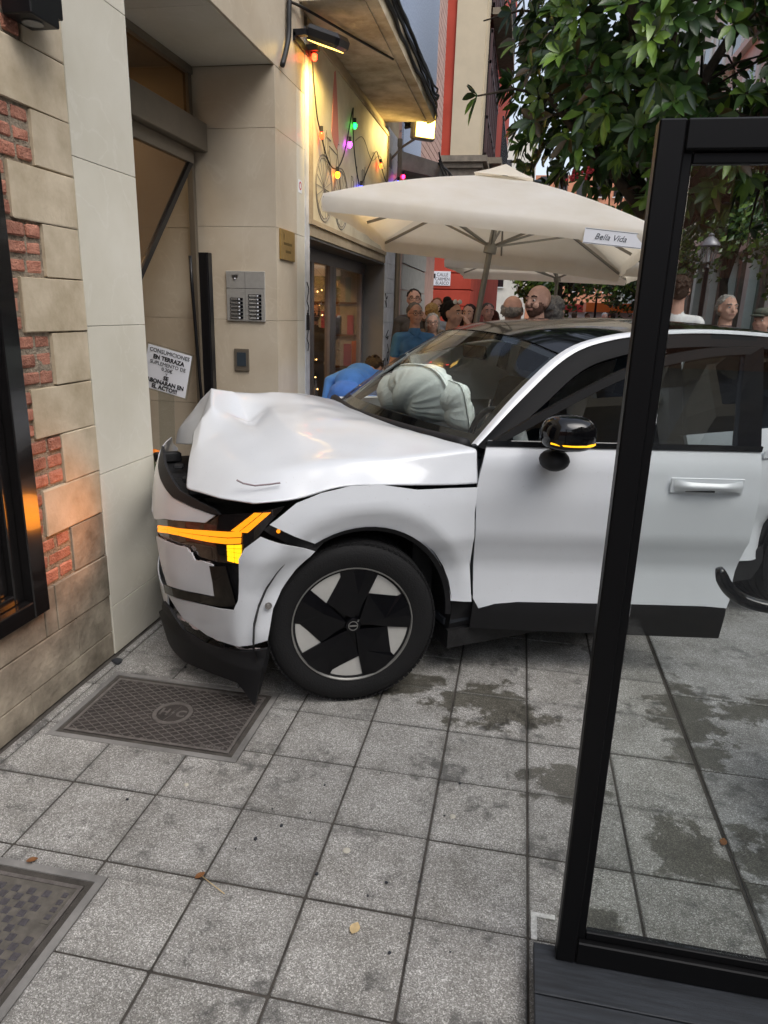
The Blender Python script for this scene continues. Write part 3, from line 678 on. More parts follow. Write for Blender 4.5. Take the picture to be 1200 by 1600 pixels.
# balcony over the shop
BB = wroot('balcony', 'worn concrete balcony slab with rippled blue parapet over the shop', 'balcony', (-1.48, 7.2, 3.71))
b = MB(); b.box((-1.789, 5.60, 3.712), (-1.20, 8.95, 3.90)); b.build('slab', 'old_concrete', BB)
b = MB(); b.box((-1.33, 5.62, 3.700), (-1.29, 8.93, 3.7115)); b.build('drip_edge', 'old_concrete', BB)
b = MB(); b.box((-1.225, 5.60, 3.902), (-1.20, 8.95, 5.1)); b.box((-1.78, 8.925, 3.902), (-1.226, 8.95, 5.1)); b.build('parapet', 'mosaic_blue', BB)
b = MB(); b.box((-1.24, 5.58, 5.101), (-1.18, 8.97, 5.18)); b.build('coping', 'grey_concrete', BB)
for k in range(5):
    zz0 = 3.80+.045*k; xo = -1.185+.012*(k % 2)
    pts = [(xo+R.uniform(-.008, .008), 5.3+i*.30, zz0+R.uniform(-.02, .02)) for i in range(13)] + [(-1.25-.05*k, 9.1, 3.75+.02*k), (-1.6, 9.25, 3.72+.02*k)]
    o = MB().tube([tuple(p) for p in crs(pts, 3)], .011+.006*(k % 3 == 0), 6).build('cable', 'cable', smooth=True)
    tag(o, ['thickest black cable along the bottom of the balcony edge', 'black cable second from the bottom along the balcony edge', 'black cable in the middle of the bundle on the balcony edge', 'thick black cable near the top of the balcony bundle', 'topmost black cable of the bundle on the balcony edge'][k], 'cable', 'cables on the balcony edge')
o = MB().tube([tuple(p) for p in crs([(-1.745, 5.42, 4.3), (-1.745, 5.30, 3.62), (-1.745, 5.28, 3.40), (-1.745, 5.22, 3.28), (-1.745, 5.14, 3.17)], 5)], .018, 7).build('cable', 'cable', smooth=True); tag(o, 'thick black cable running down the facade left of the black floodlight', 'cable')
o = MB().tube([tuple(p) for p in crs([(-1.745, 5.30, 3.60), (-1.72, 5.6, 3.66), (-1.5, 6.3, 3.69), (-1.3, 6.8, 3.695)], 5)], .010, 6).build('cable', 'cable', smooth=True); tag(o, 'thin black cable looping from the facade under the balcony', 'cable')
# floodlights
mat('lamp_lit', (1, .85, .4), .3, emit='#ffd060', es=8)
f1 = thing('floodlight', 'black floodlight under the balcony shining down on the sign panel', 'lamp', (-1.77, 5.55, 3.47))
b = MB(); Mf = Matrix.Translation((.20, .10, .02)) @ Matrix.Rotation(rad(12), 4, 'X') @ Matrix.Rotation(rad(18), 4, 'Y'); b.box((-.13, -.17, -.05), (.13, .17, .045), Mf, bev=.025); b.build('housing', 'black_metal', f1)
b = MB(); b.box((-.10, -.14, -.056), (.10, .14, -.0505), Mf); mat('lamp_dim', (1, .85, .4), .3, emit='#ffd060', es=2.5); b.build('lens', 'lamp_dim', f1); b = MB(); b.box((.001, -.10, -.02), (.10, -.06, .02)); b.box((.001, .20, -.02), (.10, .24, .02)); b.box((.001, -.1, -.05), (.02, .24, .0)); b.build('bracket', 'black_metal', f1)
def spot(name, parent, loc, aim, power, size, col, soft=.05):
    d = bpy.data.lights.new(name, 'SPOT'); d.energy = power; d.spot_size = rad(size); d.spot_blend = .6; d.color = col; d.shadow_soft_size = soft
    o = bpy.data.objects.new(name, d); COL.objects.link(o); o.parent = parent; o.location = loc; o.rotation_euler = (-Vector(aim)).to_track_quat('Z', 'Y').to_euler(); return o
spot('lamp_light', f1, (.20, .12, -.06), (-.30, .5, -.55), 55, 95, (1, .70, .22), .12)
f2 = thing('floodlight', 'lit yellow floodlight on a bracket at the end of the balcony', 'lamp', (-1.765, 9.2, 3.60))
Mf = frame_M((.42, -.05, .10), (.80, .60, 0), (0.05, -.07, 1)); b = MB(); b.box((-.15, -.14, -.09), (.15, .14, .02), Mf, bev=.02); b.build('housing', 'grey_alu', f2)
b = MB(); b.box((-.12, -.11, .021), (.12, .11, .032), Mf); b.build('lens', 'lamp_lit', f2); b = MB(); b.tube([(0, 0, -.25), (.15, 0, -.1), (.36, .0, .02)], .015, 6); b.box((.0, -.06, -.33), (.02, .06, -.18)); b.build('bracket', 'grey_alu', f2)
spot('lamp_light', f2, (.43, -.12, .07), (-1.0, -.80, -.30), 75, 70, (1, .72, .25), .15)
# drain pipe, conduits and graffiti on the end column
o = MB().tube([(-1.72, 9.75, .0), (-1.72, 9.75, 3.0), (-1.74, 9.72, 3.25), (-1.74, 9.72, 3.7)], .035, 10).build('drain_pipe', 'bronze_alu', smooth=40); tag(o, 'brown drain pipe down the tiled column past the shop', 'pipe')
gf = [(-1.7560, 9.15, .9), (-1.7560, 9.3, 1.3), (-1.7560, 9.18, 1.7), (-1.7560, 9.4, 1.05)]
for k, (x, y, z) in enumerate(gf):
    pts = [(x, y+R.uniform(-.10, .14), z+R.uniform(-.12, .12)) for _ in range(7)]
    MB().tube([tuple(p) for p in crs(pts, 4)], .006, 4).build('graffiti_scrawl', 'ink', col)
o = [(-1.7575, 5.78+.03*sin(k*2.1), 1.25+.05*k) for k in range(12)]
pi_ = [x for x in SB.children if x.name.startswith('pilaster')][0]
MB().tube([(-1.7635, y, z) for _, y, z in o], .005, 4).build('graffiti_scrawl', 'ink', pi_)
for q in range(5): MB().tube([(-1.7635, 5.745+.018*q, 1.42), (-1.7635, 5.748+.016*q, 1.54+.02*(2-abs(q-2)))], .006, 4).build('graffiti_scrawl', 'ink', pi_)
# festoon lights
sl = thing('string_lights', 'string of coloured bulbs draped across the sign panel', 'string lights', (-1.74, 7.2, 3.5))
O = Vector(sl.location)
path = [(-1.735, 5.79, 3.46), (-1.73, 5.9, 3.1), (-1.73, 6.0, 2.98), (-1.73, 6.25, 2.80), (-1.73, 6.52, 2.78), (-1.73, 6.8, 2.95), (-1.73, 7.11, 3.39), (-1.73, 7.12, 3.3), (-1.73, 7.2, 3.05), (-1.73, 7.46, 2.80), (-1.73, 7.8, 3.0), (-1.73, 8.2, 3.25), (-1.73, 8.41, 3.20), (-1.73, 8.9, 3.05), (-1.70, 9.36, 3.18), (-1.70, 9.72, 3.30)]
MB().tube([tuple(Vector(p)-O) for p in crs(path, 6)], .006, 5).build('wire', 'cable', sl, smooth=True)
for hxx, (y, z) in (('#ff3018', (5.80, 3.42)), ('#12e040', (7.14, 3.26)), ('#ff2a10', (6.0, 2.93)), ('#d030ff', (6.95, 3.06)), ('#ff8a10', (6.52, 2.73)), ('#ff4010', (8.41, 3.15)), ('#2830ff', (7.46, 2.77)), ('#2830ff', (9.36, 3.13)), ('#ff2050', (9.72, 3.26))):
    nm = 'bulb_'+hxx[1:]
    if nm not in MATS: mat(nm, hxx, .2, emit=hxx, es=9)
    p = Vector((-1.715 if y < 9.1 else -1.68, y, z))-O
    bl = MB().ball(p, (.022, .022, .029), 10, 8).build('bulb', nm, sl, smooth=True); MB().lathe([(.0, .065), (.014, .065), (.014, .022), (.0, .022)], 10, Matrix.Translation(p)).build('socket', 'cable', bl)
# ------------------------------------------------------------------ background buildings
mat('pink_tile', '#c6a79c', .6, var=.25, vs_=5, dark='#a98a80')
mat('red_render', '#bb4a37', .85, var=.18, vs_=1.2, dark='#a83d2a')
mat('cream_render', '#cfc1a6', .85, var=.12, vs_=1.5)
mat('cornice_stone', '#8e8476', .9, var=.35, vs_=6)
mat('dark_window', '#2b2629', .12, var=.4, vs_=3)
mat('window_wood', '#4a3436', .5)
mat('mint', '#e0ece4', .6, var=.12, vs_=2)
mat('green_dark', '#7d9388', .5, var=.3, vs_=2)
mat('pale_wall', '#e2dccf', .85, var=.2, vs_=.8)
mat('salmon', '#c98a6c', .85, var=.15, vs_=1)
mat('shutter', '#a9aaa6', .6, var=.2, vs_=8)
glass('glass_dark', (.25, .27, .28))
NB = wroot('tiled_building', 'narrow building with thin pink wall tiles and a dirty concrete canopy', 'building', (-2.6, 12, 0))
b = MB(); b.box((-5, 10.01, 0), (-1.80, 14.3, 14)); nbw = b.build('wall', 'pink_tile', NB)
for k in range(44): cbox('tile_course', 'pink_tile', (-1.799, 10.02, 3.75+k*.115), (-1.772, 14.29, 3.75+k*.115+.10), nbw)
b = MB(); b.add([(-1.80, 9.95, 3.40), (-1.24, 9.95, 3.28), (-1.24, 14.4, 3.28), (-1.80, 14.4, 3.40), (-1.80, 9.95, 3.62), (-1.24, 9.95, 3.46), (-1.24, 14.4, 3.46), (-1.80, 14.4, 3.62)], [(3, 2, 1, 0), (4, 5, 6, 7), (0, 1, 5, 4), (1, 2, 6, 5), (2, 3, 7, 6), (3, 0, 4, 7)]); b.build('canopy', 'grey_concrete', NB)
b = MB(); b.box((-1.79, 10.03, 3.63), (-1.745, 11.6, 4.4)); b.build('blue_panel', 'mosaic_blue', NB)
for k in range(7): cbox('shutter_slat', 'shutter', (-1.799, 10.5, .1+k*.36), (-1.77-.012*(k % 2), 12.9, .1+k*.36+.34), nbw)
for k in range(4):
    pts = [(-1.225+R.uniform(-.02, .02), 9.7+i*.42, 3.42+.03*k+R.uniform(-.04, .04)) for i in range(12)]
    o = MB().tube([tuple(p) for p in crs(pts, 3)], .012, 5).build('cable', 'cable', smooth=True)
    tag(o, ['lowest', 'second lowest', 'second highest', 'highest'][k] + ' of the tangled cables along the farther canopy edge', 'cable', 'cables on the far canopy')
RB = wroot('red_building', 'red and cream building on the street corner behind the crowd', 'building', (-4.5, 24, 0))
b = MB(); b.box((-9, 20.05, 0), (-1.55, 40, 16)); rw = b.build('wall', 'red_render', RB)
for k in range(11):
    z = .05+k*.43
    cbox('rusticated_block', 'red_render', (-2.95, 20.0, z), (-1.50, 20.049, z+.40), rw, .01)
    cbox('rusticated_block', 'red_render', (-1.549, 20.06, z), (-1.50, 21.2, z+.40), rw, .01)
cbox('red_band', 'red_render', (-2.74, 20.0, 5.5), (-2.24, 20.049, 16), RB)
cbox('cream_pilaster', 'cream_render', (-2.235, 19.95, 5.5), (-1.50, 20.049, 16), RB); cbox('cream_pilaster', 'cream_render', (-3.6, 19.97, 5.5), (-2.745, 20.049, 16), RB)
cbox('cream_pilaster', 'cream_render', (-1.549, 20.06, 5.5), (-1.47, 20.9, 16), RB)
for z0, z1, x in ((4.86, 4.98, .05), (4.985, 5.2, .02), (5.205, 5.33, .12), (5.335, 5.48, .22)): cbox('cornice', 'cornice_stone', (-3.8, 20.0-x, z0), (-1.49+x, 22, z1), RB)
for k in range(10): cbox('cornice_block', 'cornice_stone', (-3.7+.22*k, 19.955, 4.62), (-3.51+.22*k, 19.999, 4.855), RB)
cbox('door_jamb', 'cream_render', (-3.18, 19.93, 0), (-2.96, 20.049, 4.6), RB)
wp = cbox('window', 'dark_window', (-4.9, 20.0, 0), (-3.19, 20.04, 4.5), RB)
for z in (2.35, 3.2, 3.9): cbox('window_bar', 'cream_render', (-4.9, 19.97, z), (-3.19, 19.999, z+.5), wp)
for fl in range(3):
    z = 5.7+fl*3.5
    g = cbox('window', 'dark_window', (-1.549, 21.0, z), (-1.44, 26, z+3.0), RB)
    for y in (21.0, 21.9, 22.8, 23.7, 24.6, 25.5): cbox('mullion', 'window_wood', (-1.439, y, z), (-1.38, y+.10, z+3.0), g)
    for zz1 in (0, .9, 2.2, 2.9): cbox('transom', 'window_wood', (-1.437, 21.0, z+zz1), (-1.385, 26, z+zz1+.08), g)
    rl = cbox('balcony_floor', 'cornice_stone', (-1.43, 20.95, z-.2), (-.95, 26, z-.05), RB)
    for k in range(24): cbox('baluster', 'black_metal', (-.99, 21.0+k*.2, z-.05), (-.97, 21.02+k*.2, z+.9), rl)
    cbox('hand_rail', 'black_metal', (-1.0, 20.97, z+.9), (-.96, 26, z+.95), rl)
ss = thing('street_sign', 'white street name plate on the red corner building', 'sign', (-2.32, 19.998, 2.47))
MB().box((-.26, -.02, -.185), (.26, 0, .185), bev=.003).build('plate', 'paper_white', ss)
for s_, z, sz in (('CALLE', .095, .13), ('CARMEN', -.02, .115), ('BLASCO', -.125, .115)): text_obj('letters', s_, sz, 'ink', ss, frame_M((.04, -.021, z), (1, 0, 0), (0, 0, 1)), .001, sx=.86)
b = MB(); b.prism([(-.20, .10), (-.20, .0), (-.175, -.03), (-.15, .0), (-.15, .10)], 0, .002, frame_M((0, -.0205, 0.02), (1, 0, 0), (0, 0, 1))); b.build('emblem', 'ink', ss)
# long building on the right with pale green piers
GB = wroot('arcade_building', 'pale building with mint green piers at street level on the right', 'building', (10, 30, 0))
b = MB(); b.box((7.6, 15.5, 0), (13, 60, 19)); gw = b.build('wall', 'pale_wall', GB)
b = MB(); b.box((7.585, 15.6, .1), (7.60, 59.8, 3.6)); b.build('shop_glazing', 'green_dark', GB)
for k in range(17):
    y = 16.2+k*2.6
    cbox('pier', 'mint', (7.3, y, 0), (7.584, y+.5, 3.9), GB); cbox('pier', 'cornice_stone', (7.35, y+1.25, 0), (7.584, y+1.5, 3.9), GB)
cbox('fascia', 'pale_wall', (7.2, 15.4, 3.91), (7.6, 60, 4.6), GB)
for fl in range(4):
    z = 5.3+fl*3.4
    cbox('string_course', 'pale_wall', (7.35, 15.4, z-.55), (7.6, 60, z-.3), GB)
    for k in range(15):
        y = 16.4+k*2.9
        w = cbox('window', 'dark_window', (7.57, y, z), (7.599, y+1.3, z+2.0), GB)
        cbox('shutter_leaf', 'mint', (7.54, y-.45, z), (7.599, y-.02, z+2.0), w); cbox('shutter_leaf', 'mint', (7.54, y+1.32, z), (7.599, y+1.75, z+2.0), w)
# apartment block beside the viewer, seen only as a reflection in the car windows
AB = wroot('apartment_block', 'apartment block with stepped concrete balconies across the street from the shop', 'building', (11.5, 0, 0))
b = MB(); b.box((9.6, -22, 0), (15, 15.2, 8.2)); b.box((9.6, -20, 8.2), (15, -4, 14)); b.build('wall', 'pale_wall', AB)
cbox('shop_glazing', 'dark_window', (9.57, -21.8, .2), (9.599, 15, 3.4), AB)
for fl in range(4):
    z = 3.6+fl*2.6
    for k in range(8 if fl < 2 else 4):
        y = -21+k*4.5
        Mb = Matrix.Translation((9.6, y+1.8, z)) @ Matrix.Rotation(rad(22), 4, 'Z')
        q = MB(); q.box((-1.3, -1.7, 0), (.6, 1.7, .25), Mb); q.box((-1.3, -1.7, .251), (-1.15, 1.7, 1.15), Mb); q.build('balcony', 'cream_render', AB)
        cbox('window', 'dark_window', (9.57, y+.6, z+.3), (9.598, y+3.2, z+2.5), AB)
BHB = wroot('rear_building', 'plain facade closing the view behind the photographer', 'building', (0, -24, 0))
b = MB(); b.box((-10, -27, 0), (9.4, -22.5, 8)); b.build('wall', 'salmon', BHB)
for k in range(6):
    for fl in range(2): cbox('window', 'dark_window', (-8.4+k*2.9, -22.499, 1+fl*3.1), (-7.0+k*2.9, -22.46, 2.9+fl*3.1), BHB)
# far end of the street
for nm, lab, x0, x1, y, h, m in (('far_building', 'salmon facade closing the far end of the street', 0, 9, 78, 15, 'salmon'), ('far_building', 'pale facade with grey balconies at the far left end of the street', -9, -.05, 70, 17, 'pale_wall')):
    F = wroot(nm, lab, 'building', ((x0+x1)/2, y, 0)); b = MB(); b.box((x0, y, 0), (x1, y+6, h)); b.build('wall', m, F)
    for k in range(int((x1-x0)/1.8)):
        for fl in range(4):
            w = cbox('window', 'dark_window', (x0+.5+k*1.8, y-.06, 4+fl*3), (x0+1.4+k*1.8, y-.001, 5.9+fl*3), F); cbox('sill', 'white_paint', (x0+.4+k*1.8, y-.2, 3.9+fl*3), (x0+1.5+k*1.8, y-.061, 3.995+fl*3), w)
mat('kiosk_red', '#b33a34', .6); mat('kiosk_orange', '#d9752e', .6); mat('kiosk_teal', '#7fb8b4', .6)
for x, y, w, cs, lab in ((4.2, 38, 2.2, ('kiosk_orange', 'white_paint', 'kiosk_teal'), 'distant kiosk with orange band over pale blue front'), (2.9, 44, 2.0, ('kiosk_red', 'white_paint', 'pale_wall'), 'distant kiosk with red awning band'), (6.0, 41, 2.0, ('white_paint', 'kiosk_red', 'kiosk_teal'), 'distant kiosk with white roof and red board')):
    K_ = wroot('street_kiosk', lab, 'kiosk', (x, y, 0)); cbox('counter', cs[2], (x-w/2, y, 0), (x+w/2, y+1.6, 1.25), K_); cbox('sign_board', cs[1], (x-w/2, y+.05, 1.252), (x+w/2, y+1.6, 1.8), K_); cbox('roof', cs[0], (x-w/2-.1, y-.15, 1.81), (x+w/2+.1, y+1.7, 2.25), K_)

# ------------------------------------------------------------------ vehicles in the background
mat('van_white', '#d7d9dc', .3, coat=.6); mat('tyre_far', (.02, .02, .02), .8); mat('light_red', '#a01818', .3); mat('blue_lamp', '#3a74c8', .3)
def loft(st, mb):
    vs = []; fs = []; n = 12
    for x, z0, z1, hw in st:
        for zf, wf in ((0, .86), (.12, .97), (.35, 1), (.55, .99), (.80, .90), (.96, .80)): vs.append((x, -hw*wf, z0+(z1-z0)*zf))
        for zf, wf in ((.96, .80), (.80, .90), (.55, .99), (.35, 1), (.12, .97), (0, .86)): vs.append((x, hw*wf, z0+(z1-z0)*zf))
    k = len(st); fs = [(i*n+j, i*n+(j+1) % n, (i+1)*n+(j+1) % n, (i+1)*n+j) for i in range(k-1) for j in range(n)] + [tuple(range(n-1, -1, -1)), tuple((k-1)*n+j for j in range(n))]
    mb.add(vs, fs)
def vehicle(name, label, cat, loc, rz, van=True, bar=False):
    t = thing(name, label, cat, loc, rz); b = MB(); H = 1.82 if van else 1.5
    if van: loft([(-2.1, .45, .95, .80), (-2.05, .3, 1.02, .88), (-1.2, .28, 1.12, .92), (-.55, .28, H-.12, .92), (-.1, .28, H, .92), (1.9, .28, H, .92), (2.15, .32, H-.05, .90), (2.2, .4, H-.3, .86)], b)
    else: loft([(-2.1, .4, .75, .78), (-2.0, .26, .88, .86), (-1.1, .25, .98, .89), (-.35, .25, H-.1, .89), (.1, .25, H, .89), (1.0, .25, H-.02, .89), (1.75, .25, 1.12, .88), (2.05, .3, 1.0, .85)], b)
    b.build('body', 'van_white', t, smooth=35)
    for sg in (-1, 1):
        y = sg*.905 if van else sg*.875
        for x0, x1 in ((-.55, .25), (.35, 1.1), (1.2, 1.8)) if van else ((-.5, .3), (.4, 1.2)):
            q = MB(); M_ = frame_M((0, y*.985, 0), (1, 0, 0), (0, 0, 1)); z1 = 1.58 if van else 1.32; z0 = 1.12 if van else 1.0
            q.prism([(x0+(.25 if x0 < -.3 else 0), z1), (x0, z0), (x1, z0), (x1, z1)], -.07, .07, M_); q.build('side_window', 'dark_window', t)
        for x in (-1.35, 1.35):
            w = MB().lathe([(.0, -.1), (.30, -.1), (.32, -.06), (.32, .06), (.30, .1), (.0, .1)], 20, Matrix.Translation((x, sg*.82, .32)) @ Matrix.Rotation(rad(90), 4, 'X')).build('wheel', 'tyre_far', t, smooth=40)
        MB().box((2.12 if van else 1.98, sg*.72-.06, .75), (2.21 if van else 2.07, sg*.72+.06, 1.1 if van else .92)).build('tail_light', 'light_red', t)
    q = MB(); q.add([(-1.16, -.74, 1.14), (-1.16, .74, 1.14), (-.5, .70, 1.66), (-.5, -.70, 1.66)], [(0, 1, 2, 3)]) if van else q.add([(-1.05, -.72, 1.0), (-1.05, .72, 1.0), (-.33, .66, 1.40), (-.33, -.66, 1.40)], [(0, 1, 2, 3)])
    q.build('windscreen', 'dark_window', t)
    if bar: MB().box((-.1, -.5, H+.0), (.12, .5, H+.11), bev=.02).build('light_bar', 'blue_lamp', t)
    return t
vehicle('parked_van', 'white van standing in the side street behind the bystanders', 'van', (-3.35, 17.2, 0), rad(180))
vehicle('parked_car', 'white car with a blue roof light bar beyond the older man on the right', 'car', (5.4, 14.6, 0), rad(95), False, True)

# ------------------------------------------------------------------ trees
mat('bark', '#4a4036', .95, var=.5, vs_=9, bump=.8, bs=30)
for n_, c_, c2 in (('leaf_dark', '#34502a', '#1f3517'), ('leaf_mid', '#47672f', '#2c461e'), ('leaf_light', '#7a983f', '#4c6c26'), ('leaf_brown', '#5a4a30', '#3c3420'), ('leaf_far', '#4e6a34', '#2c4220')):
    m = mat(n_, c_, .33 if n_ != 'leaf_far' else .6, var=.5, vs_=5, dark=c2)
    m.node_tree.nodes['Principled BSDF'].inputs['Subsurface Weight'].default_value = 0.0
def leaf_fan(mb, p, d, n, L, W, rng, droop=.25, mats=(0,)):
    d = d.normalized(); x = d.orthogonal().normalized(); y = d.cross(x)
    for k in range(n):
        a = 2*pi*k/n+rng.uniform(-.3, .3); el = rng.uniform(.15, .85)
        o = (x*cos(a)+y*sin(a)); dr_ = (o*cos(el)+d*sin(el)).normalized(); l = L*rng.uniform(.7, 1.15); w = W*rng.uniform(.8, 1.15)
        mb.mi = mats[rng.randrange(len(mats))]; leaf_one(mb, p+dr_*.02, dr_, d, l, w, droop*rng.uniform(.4, 1.6))
def leaf_one(mb, p, dr_, up, l, w, dp):
    s = dr_.cross(up)
    if s.length < 1e-4: s = dr_.orthogonal()
    s.normalize(); u = s.cross(dr_).normalized(); g = Vector((0, 0, -1)); vs = []
    for t, wf in ((0, .10), (.3, .85), (.6, 1.), (.85, .55), (1., 0)):
        c = p+dr_*(l*t)+g*(dp*l*t*t)
        if wf > 0: vs += [c-s*(w*.5*wf)+u*(w*.16*wf), c, c+s*(w*.5*wf)+u*(w*.16*wf)]
        else: vs.append(c)
    mb.add(vs, [(0, 1, 4, 3), (1, 2, 5, 4), (3, 4, 7, 6), (4, 5, 8, 7), (6, 7, 10, 9), (7, 8, 11, 10), (9, 10, 12), (10, 11, 12)])
def small_tree(name, label, loc, h0, c, rr, n, L, seed, light=.3, box=False):
    rng = random.Random(seed); t = thing(name, label, 'tree', loc)
    b = MB(); top = c[2]; b.tube([(0, 0, -.01), (.02, .01, h0*.5), (c[0]*.5, c[1]*.5, h0), (c[0], c[1], top)], [.14, .11, .09, .04], 9)
    for k in range(9):
        a = rng.uniform(0, 2*pi); e = rng.uniform(.4, .9); b.tube([(c[0]*.4, c[1]*.4, h0*rng.uniform(.85, 1.1)), (c[0]+rr[0]*.4*cos(a), c[1]+rr[1]*.4*sin(a), c[2]-.1), (c[0]+rr[0]*e*cos(a), c[1]+rr[1]*e*sin(a), c[2]+rr[2]*.4)], [.05, .035, .012], 6)
    b.build('trunk', 'bark', t, smooth=True)
    q = MB()
    lumps = [(rng.uniform(-1, 1), rng.uniform(-1, 1), rng.uniform(-1, 1), rng.uniform(.30, .5)) for _ in range(26)]
    made = 0
    while made < n:
        lx, ly, lz, lr = lumps[rng.randrange(26)]; v = Vector((lx, ly, lz))
        if v.length > .95: v = v.normalized()*.8
        d = Vector((rng.gauss(0, 1), rng.gauss(0, 1), rng.gauss(0, 1))).normalized(); v = v+d*lr*rng.uniform(.6, 1.0)
        p = Vector((c[0]+v.x*rr[0], c[1]+v.y*rr[1], c[2]+v.z*rr[2])); dd = (d+Vector((rng.gauss(0, .6), rng.gauss(0, .6), rng.gauss(.2, .6)))).normalized()
        q.mi = 1 if rng.random() < light else (2 if rng.random() < .3 else 0)
        s = dd.orthogonal().normalized(); u = dd.cross(s); l = L*rng.uniform(.7, 1.3)
        q.add([p-s*l*.5, p+u*l*.28+d*l*.08, p+s*l*.5, p-u*l*.28+d*l*.08], [(0, 1, 2, 3)]); made += 1
    tag(q.build('crown', ['leaf_mid', 'leaf_light', 'leaf_dark'], t), kind='stuff')
    return t
small_tree('street_tree', 'dense round tree at the right edge behind the glass screen', (5.15, 13.4, 0), 1.9, (0, 0, 3.55), (1.35, 1.35, 1.75), 7500, .13, 3, .55)
small_tree('street_tree', 'dark tree behind the street lantern', (4.45, 17.5, 0), 2.4, (-.3, 0, 4.5), (1.6, 1.5, 1.7), 4200, .16, 4, .3)
small_tree('street_tree', 'bright green tree below the far parasol', (1.1, 25, 0), 1.9, (0, 0, 3.4), (2.1, 2.0, 1.6), 7000, .2, 5, .5)
small_tree('street_tree', 'small dark tree right of the bright green tree far down the street', (5.0, 33, 0), 2.2, (0, 0, 4.1), (1.9, 1.9, 2.0), 5000, .22, 6, .1)
# magnolia
rng = random.Random(21)
MG = thing('magnolia_tree', 'large magnolia with glossy leaves spreading over the terrace parasols', 'tree', (1.45, 8.7, 0))
b = MB(); b.tube([(0, 0, -.01), (.02, 0, .8), (-.03, .02, 1.7), (-.06, 0, 2.5), (-.1, -.05, 3.2)], [.17, .14, .13, .13, .11], 12)
lims = [((-.06, 0, 2.45), (-.5, -.3, 2.9), (-1.0, -.6, 3.3), (-1.4, -.7, 3.7)), ((-.06, 0, 2.5), (.4, -.3, 3.1), (.9, -.4, 3.7), (1.5, -.5, 4.3)), ((-.1, -.05, 3.15), (-.2, -.3, 4.0), (-.3, -.5, 4.9), (-.2, -.4, 5.9)), ((-.1, -.05, 3.15), (.2, .2, 4.0), (.6, .5, 4.8), (.8, .6, 5.7)), ((-.06, 0, 2.6), (-.4, -.7, 3.3), (-.7, -1.2, 4.1), (-.9, -1.4, 5.0)), ((-.06, 0, 2.6), (.35, -.8, 3.2), (.7, -1.3, 3.6), (1.1, -1.5, 4.2)), ((-.1, 0, 2.7), (-.7, .4, 3.6), (-1.2, .7, 4.4), (-1.5, .8, 5.3)), ((-.05, 0, 2.5), (.7, .2, 2.9), (1.3, .1, 3.2), (1.9, -.2, 3.6))]
ends = []
for l in lims:
    pts = crs(l, 5); b.tube([tuple(p) for p in pts], list(np.linspace(.075, .022, len(pts))), 8)
    for k in range(5, len(pts), 2):
        for _ in range(3):
            p = Vector(pts[k]); q = p+Vector((.12 if p.x < -1.3 else 0, 0, 0))+Vector((rng.gauss(0, .45), rng.gauss(0, .45), rng.gauss(.12, .35))); b.tube([tuple(p), tuple((p+q)/2+Vector((0, 0, .06))), tuple(q)], [.02, .014, .008], 5); ends.append(q)
b.build('trunk', 'bark', MG, smooth=True)
crown = MB(); fans = []
GAPS = [((.553, 7.0, 2.496), .22), ((1.546, 7.0, 2.06), .26), ((1.22, 7.0, 2.23), .12)]      # openings in the crown where the sky and the far facade show
cands = [e for e in ends if e.x > -2.1]
while len(cands) < 1500:
    d = Vector((rng.gauss(0, 1), rng.gauss(0, 1), rng.gauss(0, 1))).normalized(); rr_ = rng.uniform(.35, 1.0)**.6
    p = Vector((-.05+d.x*2.3*rr_, -.45+d.y*1.75*rr_, 4.6+d.z*2.2*rr_))
    if p.z < (2.72+.18*abs(p.x) if p.x < .1 else 2.55+.05*p.x): continue
    wp_ = p+Vector((1.45, 8.7, -1.6))
    if any((wp_-Vector(g_)*(wp_.dot(Vector(g_))/Vector(g_).length_squared)).length < rr__ for g_, rr__ in GAPS): continue
    hole = sin(p.x*2.9+1.3)*sin(p.y*2.3+.4)*sin(p.z*2.6+2.2)
    if hole > .30: continue
    if p.x < -1.5 and p.z > 5.4 or p.x < -1.85 or (p.x > .35 and p.z < 3.1 and rng.random() < .6): continue
    cands.append(p)
camv = Vector((-1.45, -8.7, 1.6))
for p in cands:
    out = (p-Vector((-.05, -.2, 4.2))); d = (out.normalized()+Vector((0, -.15, .45))+Vector((rng.gauss(0, .3), rng.gauss(0, .3), rng.gauss(0, .3)))).normalized()
    fans.append((p, d, rng.randrange(7, 11)))
fans.sort(key=lambda f: (f[0]-camv).length)
near = fans[:34]; far = fans[34:]
for p, d, n in far: leaf_fan(crown, p, d, n, .185, .072, rng, .3, (0, 0, 0, 1, 1, 1, 2, 3) if rng.random() < .75 else (1, 2, 2))
cr_ = crown.build('crown', ['leaf_dark', 'leaf_mid', 'leaf_light', 'leaf_brown'], MG, smooth=True); tag(cr_, kind='stuff')
cnt = 0
for p, d, n in near:
    x = d.orthogonal().normalized(); y = d.cross(x); lite = rng.random() < .25
    for k in range(n):
        if cnt >= 298: break
        a = 2*pi*k/n+rng.uniform(-.3, .3); el = rng.uniform(.15, .85); dr_ = ((x*cos(a)+y*sin(a))*cos(el)+d*sin(el)).normalized()
        q = MB(); leaf_one(q, p+dr_*.02, dr_, d, .19*rng.uniform(.7, 1.15), .072*rng.uniform(.8, 1.15), .3*rng.uniform(.4, 1.6))
        q.build('leaf', 'leaf_light' if lite and rng.random() < .6 else rng.choice(['leaf_dark', 'leaf_mid', 'leaf_mid']), cr_, smooth=True); cnt += 1
mat('seed_red', '#9a1f2c', .5)
for ox in (0, .13):
    b = MB(); c0 = Vector((.33+ox-1.45, 7.3-8.7, 2.84+ox*.25))
    for k in range(14): b.ball(c0+Vector((rng.gauss(0, .025), rng.gauss(0, .025), rng.gauss(0, .03))), .014, 6, 4)
    tag(b.build('seed_cluster', 'seed_red', MG, smooth=True), kind='stuff')

